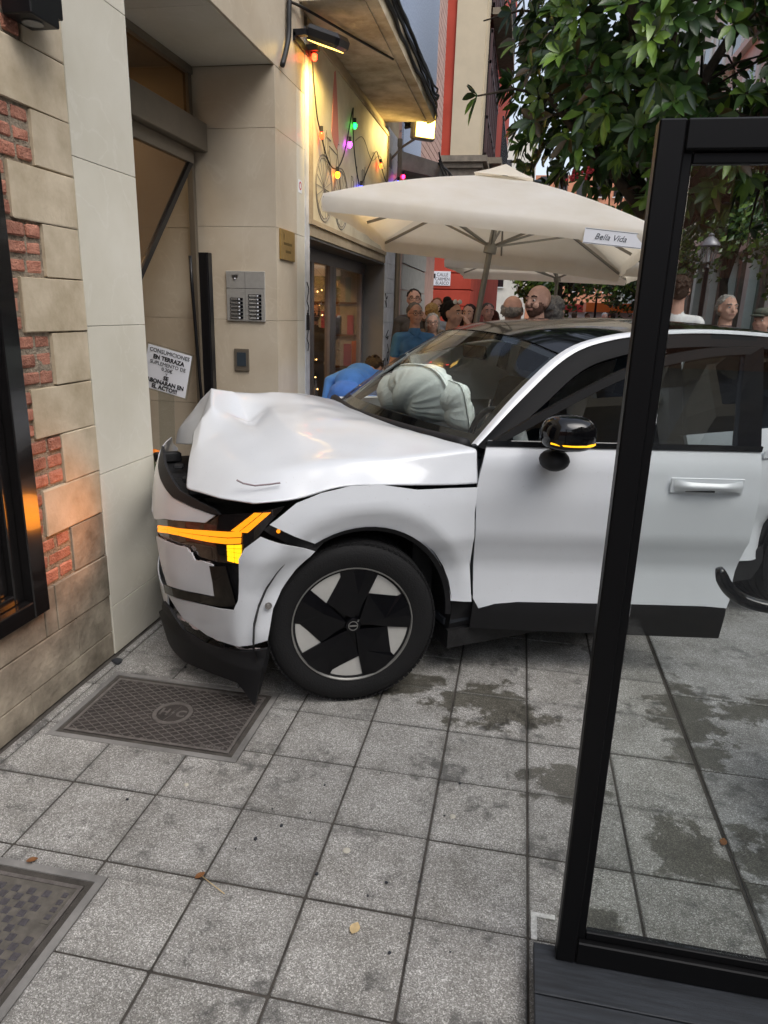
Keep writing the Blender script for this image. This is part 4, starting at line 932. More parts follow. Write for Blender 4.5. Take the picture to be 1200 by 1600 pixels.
# ------------------------------------------------------------------ lamp posts
def lamp_post(loc, h, label):
    t = thing('street_lamp', label, 'lamp post', loc, 0, 'street lanterns'); mat_ = 'black_metal'
    MB().lathe([(.0, 0), (.16, 0), (.14, .25), (.07, .5), (.05, 1.0), (.04, h-.5), (.07, h-.45), (.03, h-.38), (.0, h-.38)], 14).build('post', mat_, t, smooth=40)
    q = MB().lathe([(.06, h-.37), (.10, h-.35), (.165, h-.05), (.17, h-.04)], 6).build('lantern_glass', 'glass_clear', t)
    MB().lathe([(.20, h-.04), (.19, h), (.10, h+.10), (.05, h+.14), (.06, h+.17), (.0, h+.22)], 12).build('lantern_cap', 'grey_alu', t, smooth=40)
    b = MB()
    for k in range(6): a = 2*pi*k/6; b.bar((.10*cos(a), .10*sin(a), h-.35), (.168*cos(a), .168*sin(a), h-.05), .012)
    b.build('lantern_ribs', 'grey_alu', t); MB().lathe([(.0, h-.34), (.022, h-.33), (.022, h-.12), (.0, h-.11)], 8).build('lantern_bulb', 'paper_white', t)
lamp_post((3.52, 15.8, 0), 3.05, 'street lantern with pale cap in front of the dark tree')
lamp_post((2.75, 30, 0), 2.9, 'distant street lantern beside the bright green tree')
# ------------------------------------------------------------------ crashed car
def paint(name, col):
    m = mat(name, col, .36, coat=.75, var=.05, vs_=3, spec=.5)
    nt = m.node_tree; N = nt.nodes; K = nt.links; p = N['Principled BSDF']
    p.inputs['Coat Roughness'].default_value = .09
    # road dust: faint grey specks and a film towards the sills
    tc = N.new('ShaderNodeTexCoord'); nz = N.new('ShaderNodeTexNoise'); nz.inputs['Scale'].default_value = 90; nz.inputs['Detail'].default_value = 3; K.new(tc.outputs['Object'], nz.inputs['Vector'])
    rp = N.new('ShaderNodeValToRGB'); rp.color_ramp.elements[0].position = .66; rp.color_ramp.elements[1].position = .80; rp.color_ramp.elements[1].color = (.35, .35, .35, 1); K.new(nz.outputs[0], rp.inputs[0])
    src = p.inputs['Base Color'].links[0].from_socket
    mx = N.new('ShaderNodeMix'); mx.data_type = 'RGBA'; mx.inputs[7].default_value = (.42, .40, .36, 1); K.new(rp.outputs[0], mx.inputs[0]); K.new(src, mx.inputs[6]); K.new(mx.outputs[2], p.inputs['Base Color'])
    return m
paint('car_white', (.69, .715, .745))
mat('car_black', (.004, .004, .005), .08)
mat('cladding', (.012, .012, .0135), .6, bump=.15, bs=400, spec=.35)
mat('matte_black', (.004, .004, .0045), .6, spec=.15)
mat('rubber', (.009, .009, .0095), .75, bump=.3, bs=160, spec=.3)
mat('cover_black', (.003, .003, .004), .22, spec=.3)
mat('rim_silver', '#a3a29e', .36, .75, var=.1, vs_=20)
mat('insert_silver', '#c9c8c3', .34, .35, var=.08, vs_=20)
mat('amber', '#6a2c00', .3, emit=(1, .29, .010), es=.95)
mat('amber_hot', '#7a4000', .3, emit=(1, .47, .008), es=1.15)
mat('lens_dark', (.012, .010, .010), .05, coat=1.0)
mat('engine_dark', (.012, .012, .013), .6, var=.5, vs_=30, bump=.5, bs=40)
mat('interior_dark', '#22262c', .8); mat('interior_blue', '#2a3644', .85, var=.2, vs_=20)
mat('airbag', '#f4f7f3', .9, var=.05, vs_=3, bump=.25, bs=90)
mat('broken_edge', '#d8c9c4', .8)
mat('alu_part', '#8f9092', .4, .7)
glass('windshield_glass', (.88, .93, .91), ior=1.5, refl=1.0); glass('door_glass', (.40, .44, .45), ior=2.1)
mat('scuff', '#8c7d80', .7)
CAR = thing('crashed_car', 'white electric car with crumpled front end stopped against the marble pillar', 'car', (-.559, 2.552, 0), rad(35))
PLAN = [(-.25, .0), (-.38, -.01), (-.46, -.06), (-.53, -.16), (-.60, -.30), (-.66, -.43), (-.697, -.56), (-.712, -.70), (-.70, -.86), (-.67, -1.02), (-.63, -1.2), (-.58, -1.4), (-.5, -1.64), (-.38, -1.81), (-.25, -1.84)]
CV = crs(PLAN, 12); SLN = np.concatenate([[0], np.cumsum(np.linalg.norm(np.diff(CV, axis=0), axis=1))])
DSd = ([.15, .25, .36, .42, .55, .655, .68, .85, 1.0, 1.06, 1.2], [.06, .03, .0, .014, .036, .012, .0, .0, .022, .05, .09])
DFd = ([.1, .2, .3, .5, .7, .85, .95, 1.1], [.06, .04, .02, .0, .0, .02, .05, .12])
def BP(s, w, off=0.):
    q = min(max(-.25-s, 0), SLN[-1])
    if s > -.25: u, v, nu, nv = s, 0., 0., 1.
    else:
        u = np.interp(q, SLN, CV[:, 0]); v = np.interp(q, SLN, CV[:, 1]); a = max(q-.01, 0); c = min(q+.01, SLN[-1])
        du = np.interp(c, SLN, CV[:, 0])-np.interp(a, SLN, CV[:, 0]); dv = np.interp(c, SLN, CV[:, 1])-np.interp(a, SLN, CV[:, 1]); L = math.hypot(du, dv)+1e-9; nu, nv = dv/L, -du/L
    t = min(max((-.25-s)/.35, 0), 1); t = t*t*(3-2*t)
    d = np.interp(w, *DSd)*(1-t)+np.interp(w, *DFd)*t-off
    return (u-nu*d, -(v-nv*d), w)
def arch_off(s, w, c=.0):
    r = math.hypot(s-c, w-.355)
    return np.interp(r, [.40, .43, .505, .60, .80], [-.012, -.004, .028, .016, 0])
FB = lambda off=0.: (lambda s, w: BP(s, w, off))
FA = lambda s, w: BP(s, w, arch_off(s, w))
FAR = lambda s, w: BP(s, w, arch_off(s, w, 2.76))
mir = lambda f: (lambda s, w: (f(s, w)[0], 1.84-f(s, w)[1], w))
def arc(c, r, a0, a1, n=18): return [(c+r*cos(rad(a0+(a1-a0)*k/n)), .355+r*sin(rad(a0+(a1-a0)*k/n))) for k in range(n+1)]
OL = (-.5, -1, 0)
fend = [(-.369, .827), (-.31, .872), (-.267, .902), (-.17, .932), (-.051, .950), (.074, .946), (.235, .914), (.38, .908), (.520, .900), (.506, .795), (.512, .619), (.515, .393)] + arc(0, .42, 6, 117, 22)
panel('fender', fend, FA, 'car_white', CAR, .03, .006, OL)
panel('fender', [(-.30, .86), (-.17, .93), (.38, .91), (.52, .90), (.512, .62), (.515, .393)] + arc(0, .42, 6, 125, 22), mir(FA), 'car_white', CAR, .05, .006, (0, 1, 0))
bmp = [(-1.034, .373), (-.80, .412), (-.608, .449), (-.511, .471), (-.489, .517), (-.484, .60), (-.482, .685), (-.458, .731), (-.401, .781), (-.3, .741), (-.188, .697), (-.262, .625), (-.316, .543), (-.357, .471), (-.385, .343), (-.447, .325), (-.60, .30), (-.723, .285), (-.892, .303)]
bumper = panel('bumper', bmp, FA, 'car_white', CAR, .025, .006, OL)
tag(bumper, 'white bumper corner torn loose from the fender')
# torn lower lip hanging under the bumper
lipf = lambda s, w: (lambda p: (p[0], p[1], p[2]-.0))(BP(s, w, .035 if w < .25 else .02))
lip = panel('bumper_lip', [(-1.06, .33), (-.977, .327), (-.90, .275), (-.882, .262), (-.724, .252), (-.60, .27), (-.482, .295), (-.385, .320), (-.44, .10), (-.455, .045), (-.49, .08), (-.54, .13), (-.61, .125), (-.76, .105), (-.915, .088), (-1.05, .09), (-1.16, .10), (-1.16, .24)], lipf, 'cladding', CAR, .025, .012, OL)
b = MB(); pts = [BP(s, .29+.01*sin(s*40), -.01) for s in np.linspace(-.42, -.98, 26)]
for k, p in enumerate(pts[:-1]):
    p = Vector(p); q = Vector(pts[k+1]); j = Vector((R.uniform(-.006, .006), R.uniform(-.006, .006), R.uniform(-.012, .012))); b.add([p+Vector((0, 0, .006)), q+Vector((0, 0, .006)), q+j*.4-Vector((.004, .004, .006)), p+j*.4-Vector((.004, .004, .005))], [(0, 1, 2, 3)])
b.build('torn_edge', 'broken_edge', lip)
b = MB()
for k in range(9):
    s = -.40-.010*k; p = Vector(BP(s, .28-.02*k, -.03)); b.add([p, p+Vector((.03, .03, R.uniform(-.03, .02))), p+Vector((.02, .05, -.09)), p+Vector((-.01, .02, -.10+R.uniform(-.02, .02)))], [(0, 1, 2, 3)])
b.build('torn_shreds', 'cladding', lip)
panel('bumper', [(-1.04, .38), (-1.6, .42), (-2.0, .45), (-2.25, .50), (-2.25, .30), (-1.9, .25), (-1.3, .24), (-1.06, .30)], FB(), 'car_white', CAR, .05, .006, (-1, 0, 0))
panel('bumper_lip', [(-1.17, .23), (-2.2, .27), (-2.2, .12), (-1.17, .10)], FB(.01), 'cladding', CAR, .05, .01, (-1, 0, 0))
nose = panel('nose_panel', [(-1.238, .945), (-1.215, .80), (-1.205, .722), (-1.138, .690), (-.989, .731), (-.84, .757), (-.691, .781), (-.633, .821), (-.768, .823), (-.925, .835), (-1.086, .876), (-1.18, .91)], FB(), 'car_white', CAR, .025, .006, OL)
panel('nose_panel', [(-1.24, .93), (-1.6, .93), (-2.0, .90), (-2.2, .80), (-2.1, .70), (-1.6, .68), (-1.22, .70), (-1.22, .80)], FB(), 'car_white', CAR, .05, .006, (-1, 0, 0))
panel('hood_seal', [(-1.246, .962), (-1.19, .918), (-1.086, .882), (-.925, .840), (-.768, .828), (-.633, .826), (-.600, .832), (-.629, .846), (-.754, .858), (-.88, .876), (-1.0, .92), (-1.10, .955), (-1.2, .985), (-1.3, .985)], FB(.004), 'cladding', CAR, .025, .012, OL)
grl = panel('front_panel', [(-1.104, .622), (-.95, .640), (-.80, .652), (-.79, .640), (-.771, .638), (-.760, .620), (-.749, .611), (-.70, .622), (-.634, .624), (-.628, .56), (-.622, .493), (-.80, .462), (-1.007, .427), (-1.053, .513)], FB(.003), 'car_white', CAR, .025, .006, OL)
tag(grl, 'snapped white front panel with a ragged upper edge')
b = MB(); pts = [(-1.08, .628), (-.98, .64), (-.90, .646), (-.80, .655), (-.785, .640), (-.765, .630), (-.750, .614), (-.70, .624), (-.636, .628)]; pts = [BP(s, w+R.uniform(-.004, .006), .001) for s, w in crs(pts, 4)]
for p, q in zip(pts, pts[1:]): p = Vector(p); q = Vector(q); b.add([p, q, q+Vector((.006, .004, -.012+R.uniform(-.006, .006))), p+Vector((.006, .004, -.012+R.uniform(-.006, .006)))], [(0, 1, 2, 3)])
b.build('broken_edge', 'broken_edge', grl)
panel('front_trim', [(-.652, .615), (-.558, .637), (-.546, .595), (-.511, .481), (-.608, .455), (-.85, .412), (-1.052, .373), (-1.060, .410), (-.85, .452), (-.629, .488), (-.636, .55)], FB(.006), 'car_black', CAR, .02, .010, OL)
panel('intake_recess', [(-1.10, .64), (-.80, .66), (-.62, .66), (-.484, .68), (-.482, .56), (-.50, .46), (-.62, .43), (-1.06, .36)], FB(-.025), 'engine_dark', CAR, .04, .006, OL)
# headlight
hl = panel('headlight', [(-1.15, .690), (-.982, .727), (-.84, .752), (-.691, .777), (-.627, .823), (-.524, .846), (-.375, .872), (-.307, .884), (-.371, .823), (-.408, .779), (-.454, .733), (-.482, .687), (-.487, .655), (-.619, .636), (-.73, .628), (-.849, .648), (-1.079, .626), (-1.160, .636)], FB(-.012), 'lens_dark', CAR, .025, .02, OL)
def segs(a, bb, n, nm, m, gap=.05):
    A_ = np.array(a); B_ = np.array(bb)
    ta = np.linspace(0, 1, len(A_)); tb = np.linspace(0, 1, len(B_))
    P = lambda arr, tt, t: np.array([np.interp(t, tt, arr[:, 0]), np.interp(t, tt, arr[:, 1])])
    for k in range(n):
        t0 = (k+gap)/n; t1 = (k+1-gap)/n; tt = np.linspace(t0, t1, 5)
        for r0, r1 in ((.0, .46), (.54, 1.0)):
            poly = [tuple(P(A_, ta, t)*(1-r0)+P(B_, tb, t)*r0) for t in tt] + [tuple(P(A_, ta, t)*(1-r1)+P(B_, tb, t)*r1) for t in tt[::-1]]
            panel(nm, poly, FB(-.005), m, hl, .012, .005, OL)
segs([(-1.102, .671), (-.963, .703), (-.872, .717), (-.771, .734), (-.667, .753), (-.563, .770), (-.488, .785)], [(-1.109, .640), (-.967, .673), (-.87, .688), (-.771, .697), (-.669, .708), (-.56, .723), (-.490, .739)], 6, 'light_segment', 'amber', .03)
segs([(-.545, .777), (-.430, .864)], [(-.462, .783), (-.360, .868)], 4, 'light_segment', 'amber', .04)
segs([(-.560, .720), (-.557, .695), (-.557, .655)], [(-.489, .735), (-.487, .70), (-.485, .655)], 4, 'light_segment', 'amber_hot', .07)
b = MB(); b.ball((-.56, .36, .655), (.05, .07, .03), 12, 8); b.build('projector_lens', 'alu_part', hl, smooth=True)
fs_ = panel('fender_gap_strip', [(-.395, .800), (-.350, .822), (-.25, .775), (-.155, .728), (-.190, .694), (-.30, .742)], FB(-.012), 'engine_dark', CAR, .03, .006, OL)
p = Vector(BP(-.335, .795, -.002)); MB().ball(p, .008, 8, 6).build('clip', 'amber', fs_, smooth=True)
p = Vector(BP(-.378, .491, .001)); MB().lathe([(.0, .002), (.007, .002), (.009, 0), (.012, 0), (.012, .003), (.014, .003), (.014, -.003)], 16, frame_M(p, (.4, .0, 0), (0, 0, 1))).build('parking_sensor', 'steel_dark', CAR)
# hood cage, creased where it folded
HC = [[(-.42,-.04,.905),(-.52,-.16,.90),(-.605,-.40,.885),(-.56,-.58,.97),(-.51,-.75,1.05),(-.49,-.95,.96),(-.52,-1.3,.90),(-.45,-1.6,.87),(-.30,-1.78,.86)],
[(-.34,-.025,.905),(-.43,-.15,.955),(-.52,-.40,.965),(-.51,-.60,1.03),(-.465,-.77,1.11),(-.43,-.98,1.09),(-.51,-1.3,1.00),(-.42,-1.59,.93),(-.25,-1.79,.87)],
[(-.25,-.02,.908),(-.33,-.13,1.0),(-.40,-.38,1.04),(-.42,-.6,1.085),(-.41,-.80,1.16),(-.372,-1.0,1.208),(-.42,-1.3,1.10),(-.35,-1.58,.98),(-.2,-1.8,.88)],
[(-.15,-.015,.935),(-.20,-.11,1.02),(-.27,-.36,1.065),(-.28,-.6,1.10),(-.25,-.80,1.085),(-.26,-1.02,1.185),(-.28,-1.32,1.15),(-.22,-1.59,1.02),(-.1,-1.81,.91)],
[(-.05,-.01,.955),(-.1,-.10,1.03),(-.15,-.35,1.085),(-.16,-.6,1.125),(-.13,-.85,1.15),(-.12,-1.08,1.185),(-.12,-1.35,1.15),(-.1,-1.6,1.04),(0,-1.82,.94)],
[(.24,-.02,.925),(.2,-.075,1.03),(.15,-.33,1.085),(.1,-.6,1.125),(.08,-.88,1.155),(.1,-1.1,1.175),(.12,-1.35,1.15),(.15,-1.62,1.06),(.22,-1.82,.95)],
[(.42,-.02,.914),(.42,-.075,1.045),(.30,-.345,1.082),(.24,-.61,1.108),(.22,-.91,1.13),(.23,-1.15,1.14),(.26,-1.4,1.125),(.31,-1.65,1.065),(.38,-1.83,.935)],
[(.53,-.02,.912),(.55,-.075,1.05),(.42,-.36,1.07),(.36,-.62,1.085),(.34,-.93,1.1),(.35,-1.2,1.105),(.38,-1.45,1.1),(.45,-1.68,1.07),(.53,-1.84,.92)]]
hr_ = random.Random(12)
for i in range(1, 6):
    for j in range(2, 8): p = HC[i][j]; k = .011 if i < 4 else .005; HC[i][j] = (p[0]+hr_.uniform(-k, k), p[1]+hr_.uniform(-k, k), p[2]+hr_.uniform(-k, k))
hm = MB(); nc = 9; nr = len(HC)
hm.add([(u, -v, w) for r in HC for u, v, w in r], [(i*nc+j, (i+1)*nc+j, (i+1)*nc+j+1, i*nc+j+1) for i in range(nr-1) for j in range(nc-1)])
hme = hm.mesh('hood', True)
cre = {}
def ce(a, b_, v): cre[(min(a, b_), max(a, b_))] = v
for j in range(nc-1): ce(j, j+1, 1.0); ce((nr-1)*nc+j, (nr-1)*nc+j+1, 1.0)
for i in range(nr-1): ce(i*nc, (i+1)*nc, 1.0); ce(i*nc+8, (i+1)*nc+8, 1.0); ce(i*nc+1, (i+1)*nc+1, .45 if i < 4 else .85); ce(i*nc+2, (i+1)*nc+2, .3)
for i, j, i2, j2, v in ((0,4,1,4,1),(1,4,2,4,.9),(2,4,2,5,.9),(1,4,1,5,.5),(2,5,3,5,1.),(2,4,3,4,1.),(3,4,3,5,1.),(2,3,3,4,.0),(3,4,4,4,.6),(3,3,3,4,.6),(0,2,1,2,.6),(1,3,1,4,.5),(3,5,4,5,.35),(1,5,2,5,.8),(4,4,5,4,.3),(0,5,1,5,.6),(0,6,1,6,.5)): ce(i*nc+j, i2*nc+j2, v)
for i in range(0, 5):
    for j in range(2, 8):
        for (i2, j2) in ((i+1, j), (i, j+1)):
            key = (i*nc+j, i2*nc+j2)
            if key not in cre and hr_.random() < .34: cre[key] = hr_.uniform(.55, 1)
at_ = hme.attributes.new('crease_edge', 'FLOAT', 'EDGE')
at_.data.foreach_set('value', [cre.get((min(e.vertices), max(e.vertices)), 0.) for e in hme.edges])
hood = put('hood', hme, 'car_white', CAR); tag(hood, 'hood buckled upwards with sharp folds')
sm = hood.modifiers.new('round', 'SUBSURF'); sm.levels = 4; sm.render_levels = 4
tx = bpy.data.textures.new('dents', 'CLOUDS'); tx.noise_scale = .20; tx.noise_depth = 1
dm = hood.modifiers.new('dents', 'DISPLACE'); dm.texture = tx; dm.strength = .010; dm.mid_level = .5; dm.texture_coords = 'LOCAL'
so = hood.modifiers.new('sheet', 'SOLIDIFY'); so.thickness = .006; so.offset = -1
MB().tube([(-.46, .12, .975), (-.44, .105, .964), (-.40, .085, .957), (-.35, .07, .962), (-.31, .06, .967)], .0035, 5).build('scrape_mark', 'scuff', hood)
# engine bay and front structure
b = MB(); b.box((-.50, .28, .30), (.35, 1.56, .78)); b.build('engine_bay', 'engine_dark', CAR)
b = MB()
for k in range(34):
    x, y, z = R.uniform(-.58, -.25), R.uniform(.30, 1.35), R.uniform(.74, .86); s = R.uniform(.02, .07)
    b.box((-s, -s*.7, -s*.4), (s, s*.7, s*.4), Matrix.Translation((x, y, z)) @ Matrix.Rotation(R.uniform(-1, 1), 4, 'Z') @ Matrix.Rotation(R.uniform(-.6, .6), 4, 'X'), bev=.008)
tag(b.build('broken_trim_pieces', 'engine_dark', CAR), kind='stuff')
b = MB(); b.box((-.60, .42, .70), (-.50, 1.45, .80), bev=.02); b.box((-.58, .50, .22), (-.52, 1.4, .34), bev=.01); b.build('front_crossmember', 'engine_dark', CAR)
b = MB(); b.add([(-.34, .62, .83), (-.31, .66, .86), (-.35, .72, .85), (-.40, .70, .83), (-.37, .62, .80)], [(0, 1, 2, 3, 4)]); b.build('green_scrap', 'leaf_pot', CAR)
b = MB(); b.box((.30, .14, .35), (.40, 1.70, .97)); b.build('firewall', 'engine_dark', CAR)
b = MB(); b.box((.44, .04, .155), (2.21, 1.80, .24)); b.box((-.48, .38, .16), (.438, 1.46, .25)); b.box((2.212, .38, .16), (3.3, 1.46, .25)); b.build('underbody', 'engine_dark', CAR)
# wheel wells
for cu in (0., 2.76):
    for sg in (0, 1):
        q = MB(); n = 20
        ring = [(cu+.435*cos(rad(-12+204*k/n)), .355+.435*sin(rad(-12+204*k/n))) for k in range(n+1)]
        y0, y1 = (.012, .40) if sg == 0 else (1.828, 1.44)
        q.add([(x, y0, z) for x, z in ring] + [(x, y1, z) for x, z in ring], [(k, k+1, n+2+k, n+1+k) for k in range(n)]); q.add([(x, y1, z) for x, z in ring], [tuple(range(n+1))])
        q.build('wheel_well', 'engine_dark', CAR, smooth=40)
        q = MB(); r0, r1 = .405, .424; aa, ab_ = (-2, 118) if cu == 0 else (-4, 186)
        ri = [(cu+r0*cos(rad(aa+(ab_-aa)*k/n)), .355+r0*sin(rad(aa+(ab_-aa)*k/n))) for k in range(n+1)]; ro = [(cu+r1*cos(rad(aa+(ab_-aa)*k/n)), .355+r1*sin(rad(aa+(ab_-aa)*k/n))) for k in range(n+1)]
        ya, yb = (.0, .03) if sg == 0 else (1.84, 1.81)
        q.add([(x, ya+(.012 if sg == 0 else -.012), z) for x, z in ri] + [(x, ya, z) for x, z in ro] + [(x, yb, z) for x, z in ri], [(k, k+1, n+2+k, n+1+k) for k in range(n)] + [(k, 2*n+2+k, 2*n+3+k, k+1) for k in range(n)]); q.build('arch_trim', 'cladding', CAR, smooth=40)
# sills and rear body side
for f, nm, o in ((FB(-.03), 'sill', OL), (mir(FB(-.03)), 'sill', (0, 1, 0))):
    panel('sill', [(.43, .40), (2.23, .40), (2.22, .23), (.45, .22)], f, 'cladding', CAR, .05, .02, o)
rd_poly = [(1.715, .392), (1.70, .7), (1.715, 1.06), (2.63, 1.075), (2.56, .90), (2.42, .82)] + arc(2.76, .44, 118, 178, 10)
rdoor = panel('rear_door', rd_poly, FAR, 'car_white', CAR, .04, .02, OL)
MB().box((2.22, -.004, .925), (2.48, .0, .965), bev=.004).build('handle', 'car_white', rdoor)
qp = [(2.64, 1.08), (3.0, 1.11), (3.34, 1.10), (3.42, .9), (3.43, .5), (3.25, .38)] + arc(2.76, .44, 6, 116, 18) + [(2.43, .825), (2.57, .905)]
panel('rear_quarter', qp, FAR, 'car_white', CAR, .04, .02, OL)
panel('rear_quarter', qp, mir(FAR), 'car_white', CAR, .06, .02, (0, 1, 0)); panel('rear_door', rd_poly, mir(FAR), 'car_white', CAR, .06, .02, (0, 1, 0))
panel('front_door', [(.53, .395), (.51, .9), (.55, 1.06), (1.70, 1.06), (1.69, .7), (1.70, .392)], mir(FB()), 'car_white', CAR, .06, .02, (0, 1, 0))
v_, f_ = gridsurf([[(3.40, .02, .45), (3.50, .5, .42), (3.52, .92, .42), (3.50, 1.34, .42), (3.40, 1.82, .45)], [(3.42, .02, .8), (3.53, .5, .8), (3.55, .92, .8), (3.53, 1.34, .8), (3.42, 1.82, .8)], [(3.36, .06, 1.1), (3.45, .5, 1.1), (3.47, .92, 1.1), (3.45, 1.34, 1.1), (3.36, 1.78, 1.1)]], 5, 5); b = MB(); a_, c_ = thicken(v_, f_, .02); b.add(a_, c_); b.build('tailgate', 'car_white', CAR, smooth=50)
v_, f_ = gridsurf([[(3.37, .12, 1.11), (3.46, .92, 1.12), (3.37, 1.72, 1.11)], [(3.32, .22, 1.28), (3.38, .92, 1.33), (3.32, 1.62, 1.28)], [(3.25, .30, 1.40), (3.29, .92, 1.46), (3.25, 1.54, 1.40)]], 5, 6); b = MB(); b.add(v_, f_); b.build('rear_window', 'dark_window', CAR, smooth=True)
for y in (.10, 1.74): MB().box((3.36, y-.06, .62), (3.45, y+.06, 1.05), bev=.01).build('tail_light', 'light_red', CAR)
MB().box((3.34, .1, .25), (3.50, 1.74, .44), bev=.02).build('rear_bumper', 'cladding', CAR)
for f, o in ((FB(.012), OL), (mir(FB(.012)), (0, 1, 0))):
    panel('arch_cladding', [(2.12, .40), (2.30, .415), (2.355, .44), (2.35, .30), (2.33, .24), (2.12, .24)], f, 'cladding', CAR, .04, .02, o)
# greenhouse
ws = [[(.585,-.17,1.045),(.455,-.5,1.062),(.385,-.93,1.075),(.445,-1.35,1.072),(.53,-1.68,1.06)], [(.82,-.225,1.245),(.71,-.55,1.30),(.665,-.93,1.315),(.70,-1.3,1.305),(.80,-1.60,1.265)], [(1.095,-.285,1.422),(1.03,-.55,1.485),(1.0,-.93,1.505),(1.03,-1.28,1.49),(1.10,-1.55,1.445)]]
v_, f_ = gridsurf([[(u, -v, w) for u, v, w in r] for r in ws], 10, 8)
b = MB(); b.add(v_, f_); wso = b.build('windshield', 'windshield_glass', CAR, smooth=True)
nv_ = 33; nn_ = len(v_)//nv_
b = MB(); vv = np.array(v_)-np.array((-.004, 0, .006)); b.add(vv, [f for f in f_ if f[0]//nv_ < 2 or f[0]//nv_ >= nn_-2 or f[0] % nv_ < 1 or f[0] % nv_ >= nv_-2]); b.build('windshield_border', 'car_black', wso, smooth=True)
b = MB(); b.tube([tuple(Vector(p)+Vector((-.03, 0, .0))) for p in v_[:nv_]], .03, 8); b.build('cowl', 'cladding', CAR, smooth=True)
for pts in (((.44, .42, 1.085), (.50, .75, 1.125), (.46, 1.15, 1.115)), ((.42, 1.30, 1.085), (.50, 1.45, 1.11), (.52, 1.60, 1.10))):
    pass
MB().tube([(.56, .34, 1.075), (.50, .62, 1.10), (.46, .95, 1.11), (.48, 1.2, 1.105)], .010, 6).build('wiper', 'cladding', CAR, smooth=True)
rf = [[(1.10,-.285,1.428),(1.035,-.55,1.49),(1.005,-.93,1.511),(1.035,-1.28,1.496),(1.105,-1.55,1.45)], [(1.32,-.275,1.498),(1.30,-.55,1.545),(1.29,-.93,1.56),(1.30,-1.3,1.55),(1.32,-1.57,1.51)], [(1.62,-.27,1.535),(1.62,-.55,1.57),(1.62,-.93,1.583),(1.62,-1.3,1.573),(1.62,-1.57,1.54)], [(2.1,-.265,1.545),(2.1,-.55,1.58),(2.1,-.93,1.592),(2.1,-1.3,1.58),(2.1,-1.575,1.545)], [(2.8,-.27,1.505),(2.8,-.55,1.54),(2.8,-.93,1.555),(2.8,-1.3,1.54),(2.8,-1.57,1.505)], [(3.38,-.36,1.40),(3.42,-.6,1.44),(3.43,-.93,1.45),(3.42,-1.26,1.44),(3.38,-1.48,1.40)]]
v_, f_ = gridsurf([[(u, -v, w) for u, v, w in r] for r in rf], 6, 6); b = MB(); a_, c_ = thicken(v_, f_, .015, flip=True); b.add(a_, c_)
if b.v and (np.cross(np.array(v_[f_[0][1]])-v_[f_[0][0]], np.array(v_[f_[0][2]])-v_[f_[0][0]])[2] > 0): b = MB(); a_, c_ = thicken(v_, f_, .015); b.add(a_, c_)
b.build('roof', 'car_black', CAR, smooth=50)
IN = np.array([(.575,-.165,1.05),(.82,-.225,1.25),(1.09,-.285,1.428),(1.3,-.28,1.503),(1.6,-.27,1.54),(2.1,-.265,1.552),(2.8,-.27,1.51),(3.36,-.345,1.40)])
OU = np.array([(.60,-.105,1.04),(.87,-.165,1.22),(1.13,-.22,1.385),(1.33,-.22,1.455),(1.62,-.215,1.49),(2.1,-.21,1.50),(2.8,-.22,1.46),(3.32,-.28,1.36)])
BK = np.array([(.66,-.085,1.03),(.93,-.12,1.185),(1.18,-.17,1.335),(1.41,-.17,1.40),(1.65,-.165,1.435),(2.1,-.16,1.445),(2.8,-.17,1.405),(3.28,-.22,1.32)])
BK = OU+(BK-OU)*.55
MD = IN+(OU-IN)*.45
MD[:, 1] += .008; MD[:, 2] += .004
def strip(nm, *curves, m, mirror=False, th=.012):
    ct = [[(p[0], -p[1] if not mirror else 1.84+p[1], p[2]) for p in c] for c in curves]
    v_, f_ = gridsurf(ct, 3, 5); n0 = np.cross(np.array(v_[f_[3][1]])-v_[f_[3][0]], np.array(v_[f_[3][2]])-v_[f_[3][0]])
    o = np.array((0, 1 if mirror else -1, .6)); b = MB(); a_, c_ = thicken(v_, f_, th, flip=bool(n0.dot(o) < 0)); b.add(a_, c_); return b.build(nm, m, CAR, smooth=50)
for mr in (False, True):
    strip('roof_rail', IN, (IN+MD)/2+np.array((0, .006, .006)), MD, m='car_white', mirror=mr); strip('window_surround', MD-np.array((0, .004, .004)), OU, BK, m='matte_black', mirror=mr, th=.03)
    q = MB(); sg = (lambda y: y) if not mr else (lambda y: 1.84-y)
    q.add([(1.62, sg(.07), 1.03), (1.73, sg(.07), 1.03), (1.73, sg(.17), 1.44), (1.66, sg(.17), 1.435), (1.62, sg(.14), 1.03), (1.73, sg(.14), 1.03), (1.73, sg(.23), 1.44), (1.66, sg(.23), 1.435)], [(0, 1, 2, 3), (4, 7, 6, 5), (0, 4, 5, 1), (1, 5, 6, 2), (3, 2, 6, 7), (0, 3, 7, 4)]); q.build('centre_pillar', 'car_black', CAR)
    q = MB(); x0 = 1.735 if not mr else .75
    q.add([(x0, sg(.062), 1.065), (2.68, sg(.064), 1.085), (2.95, sg(.10), 1.20), (2.80, sg(.170), 1.40), (2.1, sg(.165), 1.442), (1.735, sg(.168), 1.437)] + ([(1.2, sg(.17), 1.34)] if mr else []), [tuple(range(7 if mr else 6))]); q.build('side_window', 'door_glass', CAR)
    q = MB(); q.add([(2.69, sg(.055), 1.085), (3.30, sg(.07), 1.10), (3.28, sg(.22), 1.33), (2.80, sg(.172), 1.41), (2.96, sg(.10), 1.20)], [(0, 1, 2, 3, 4)]); q.build('rear_pillar', 'car_white', CAR)
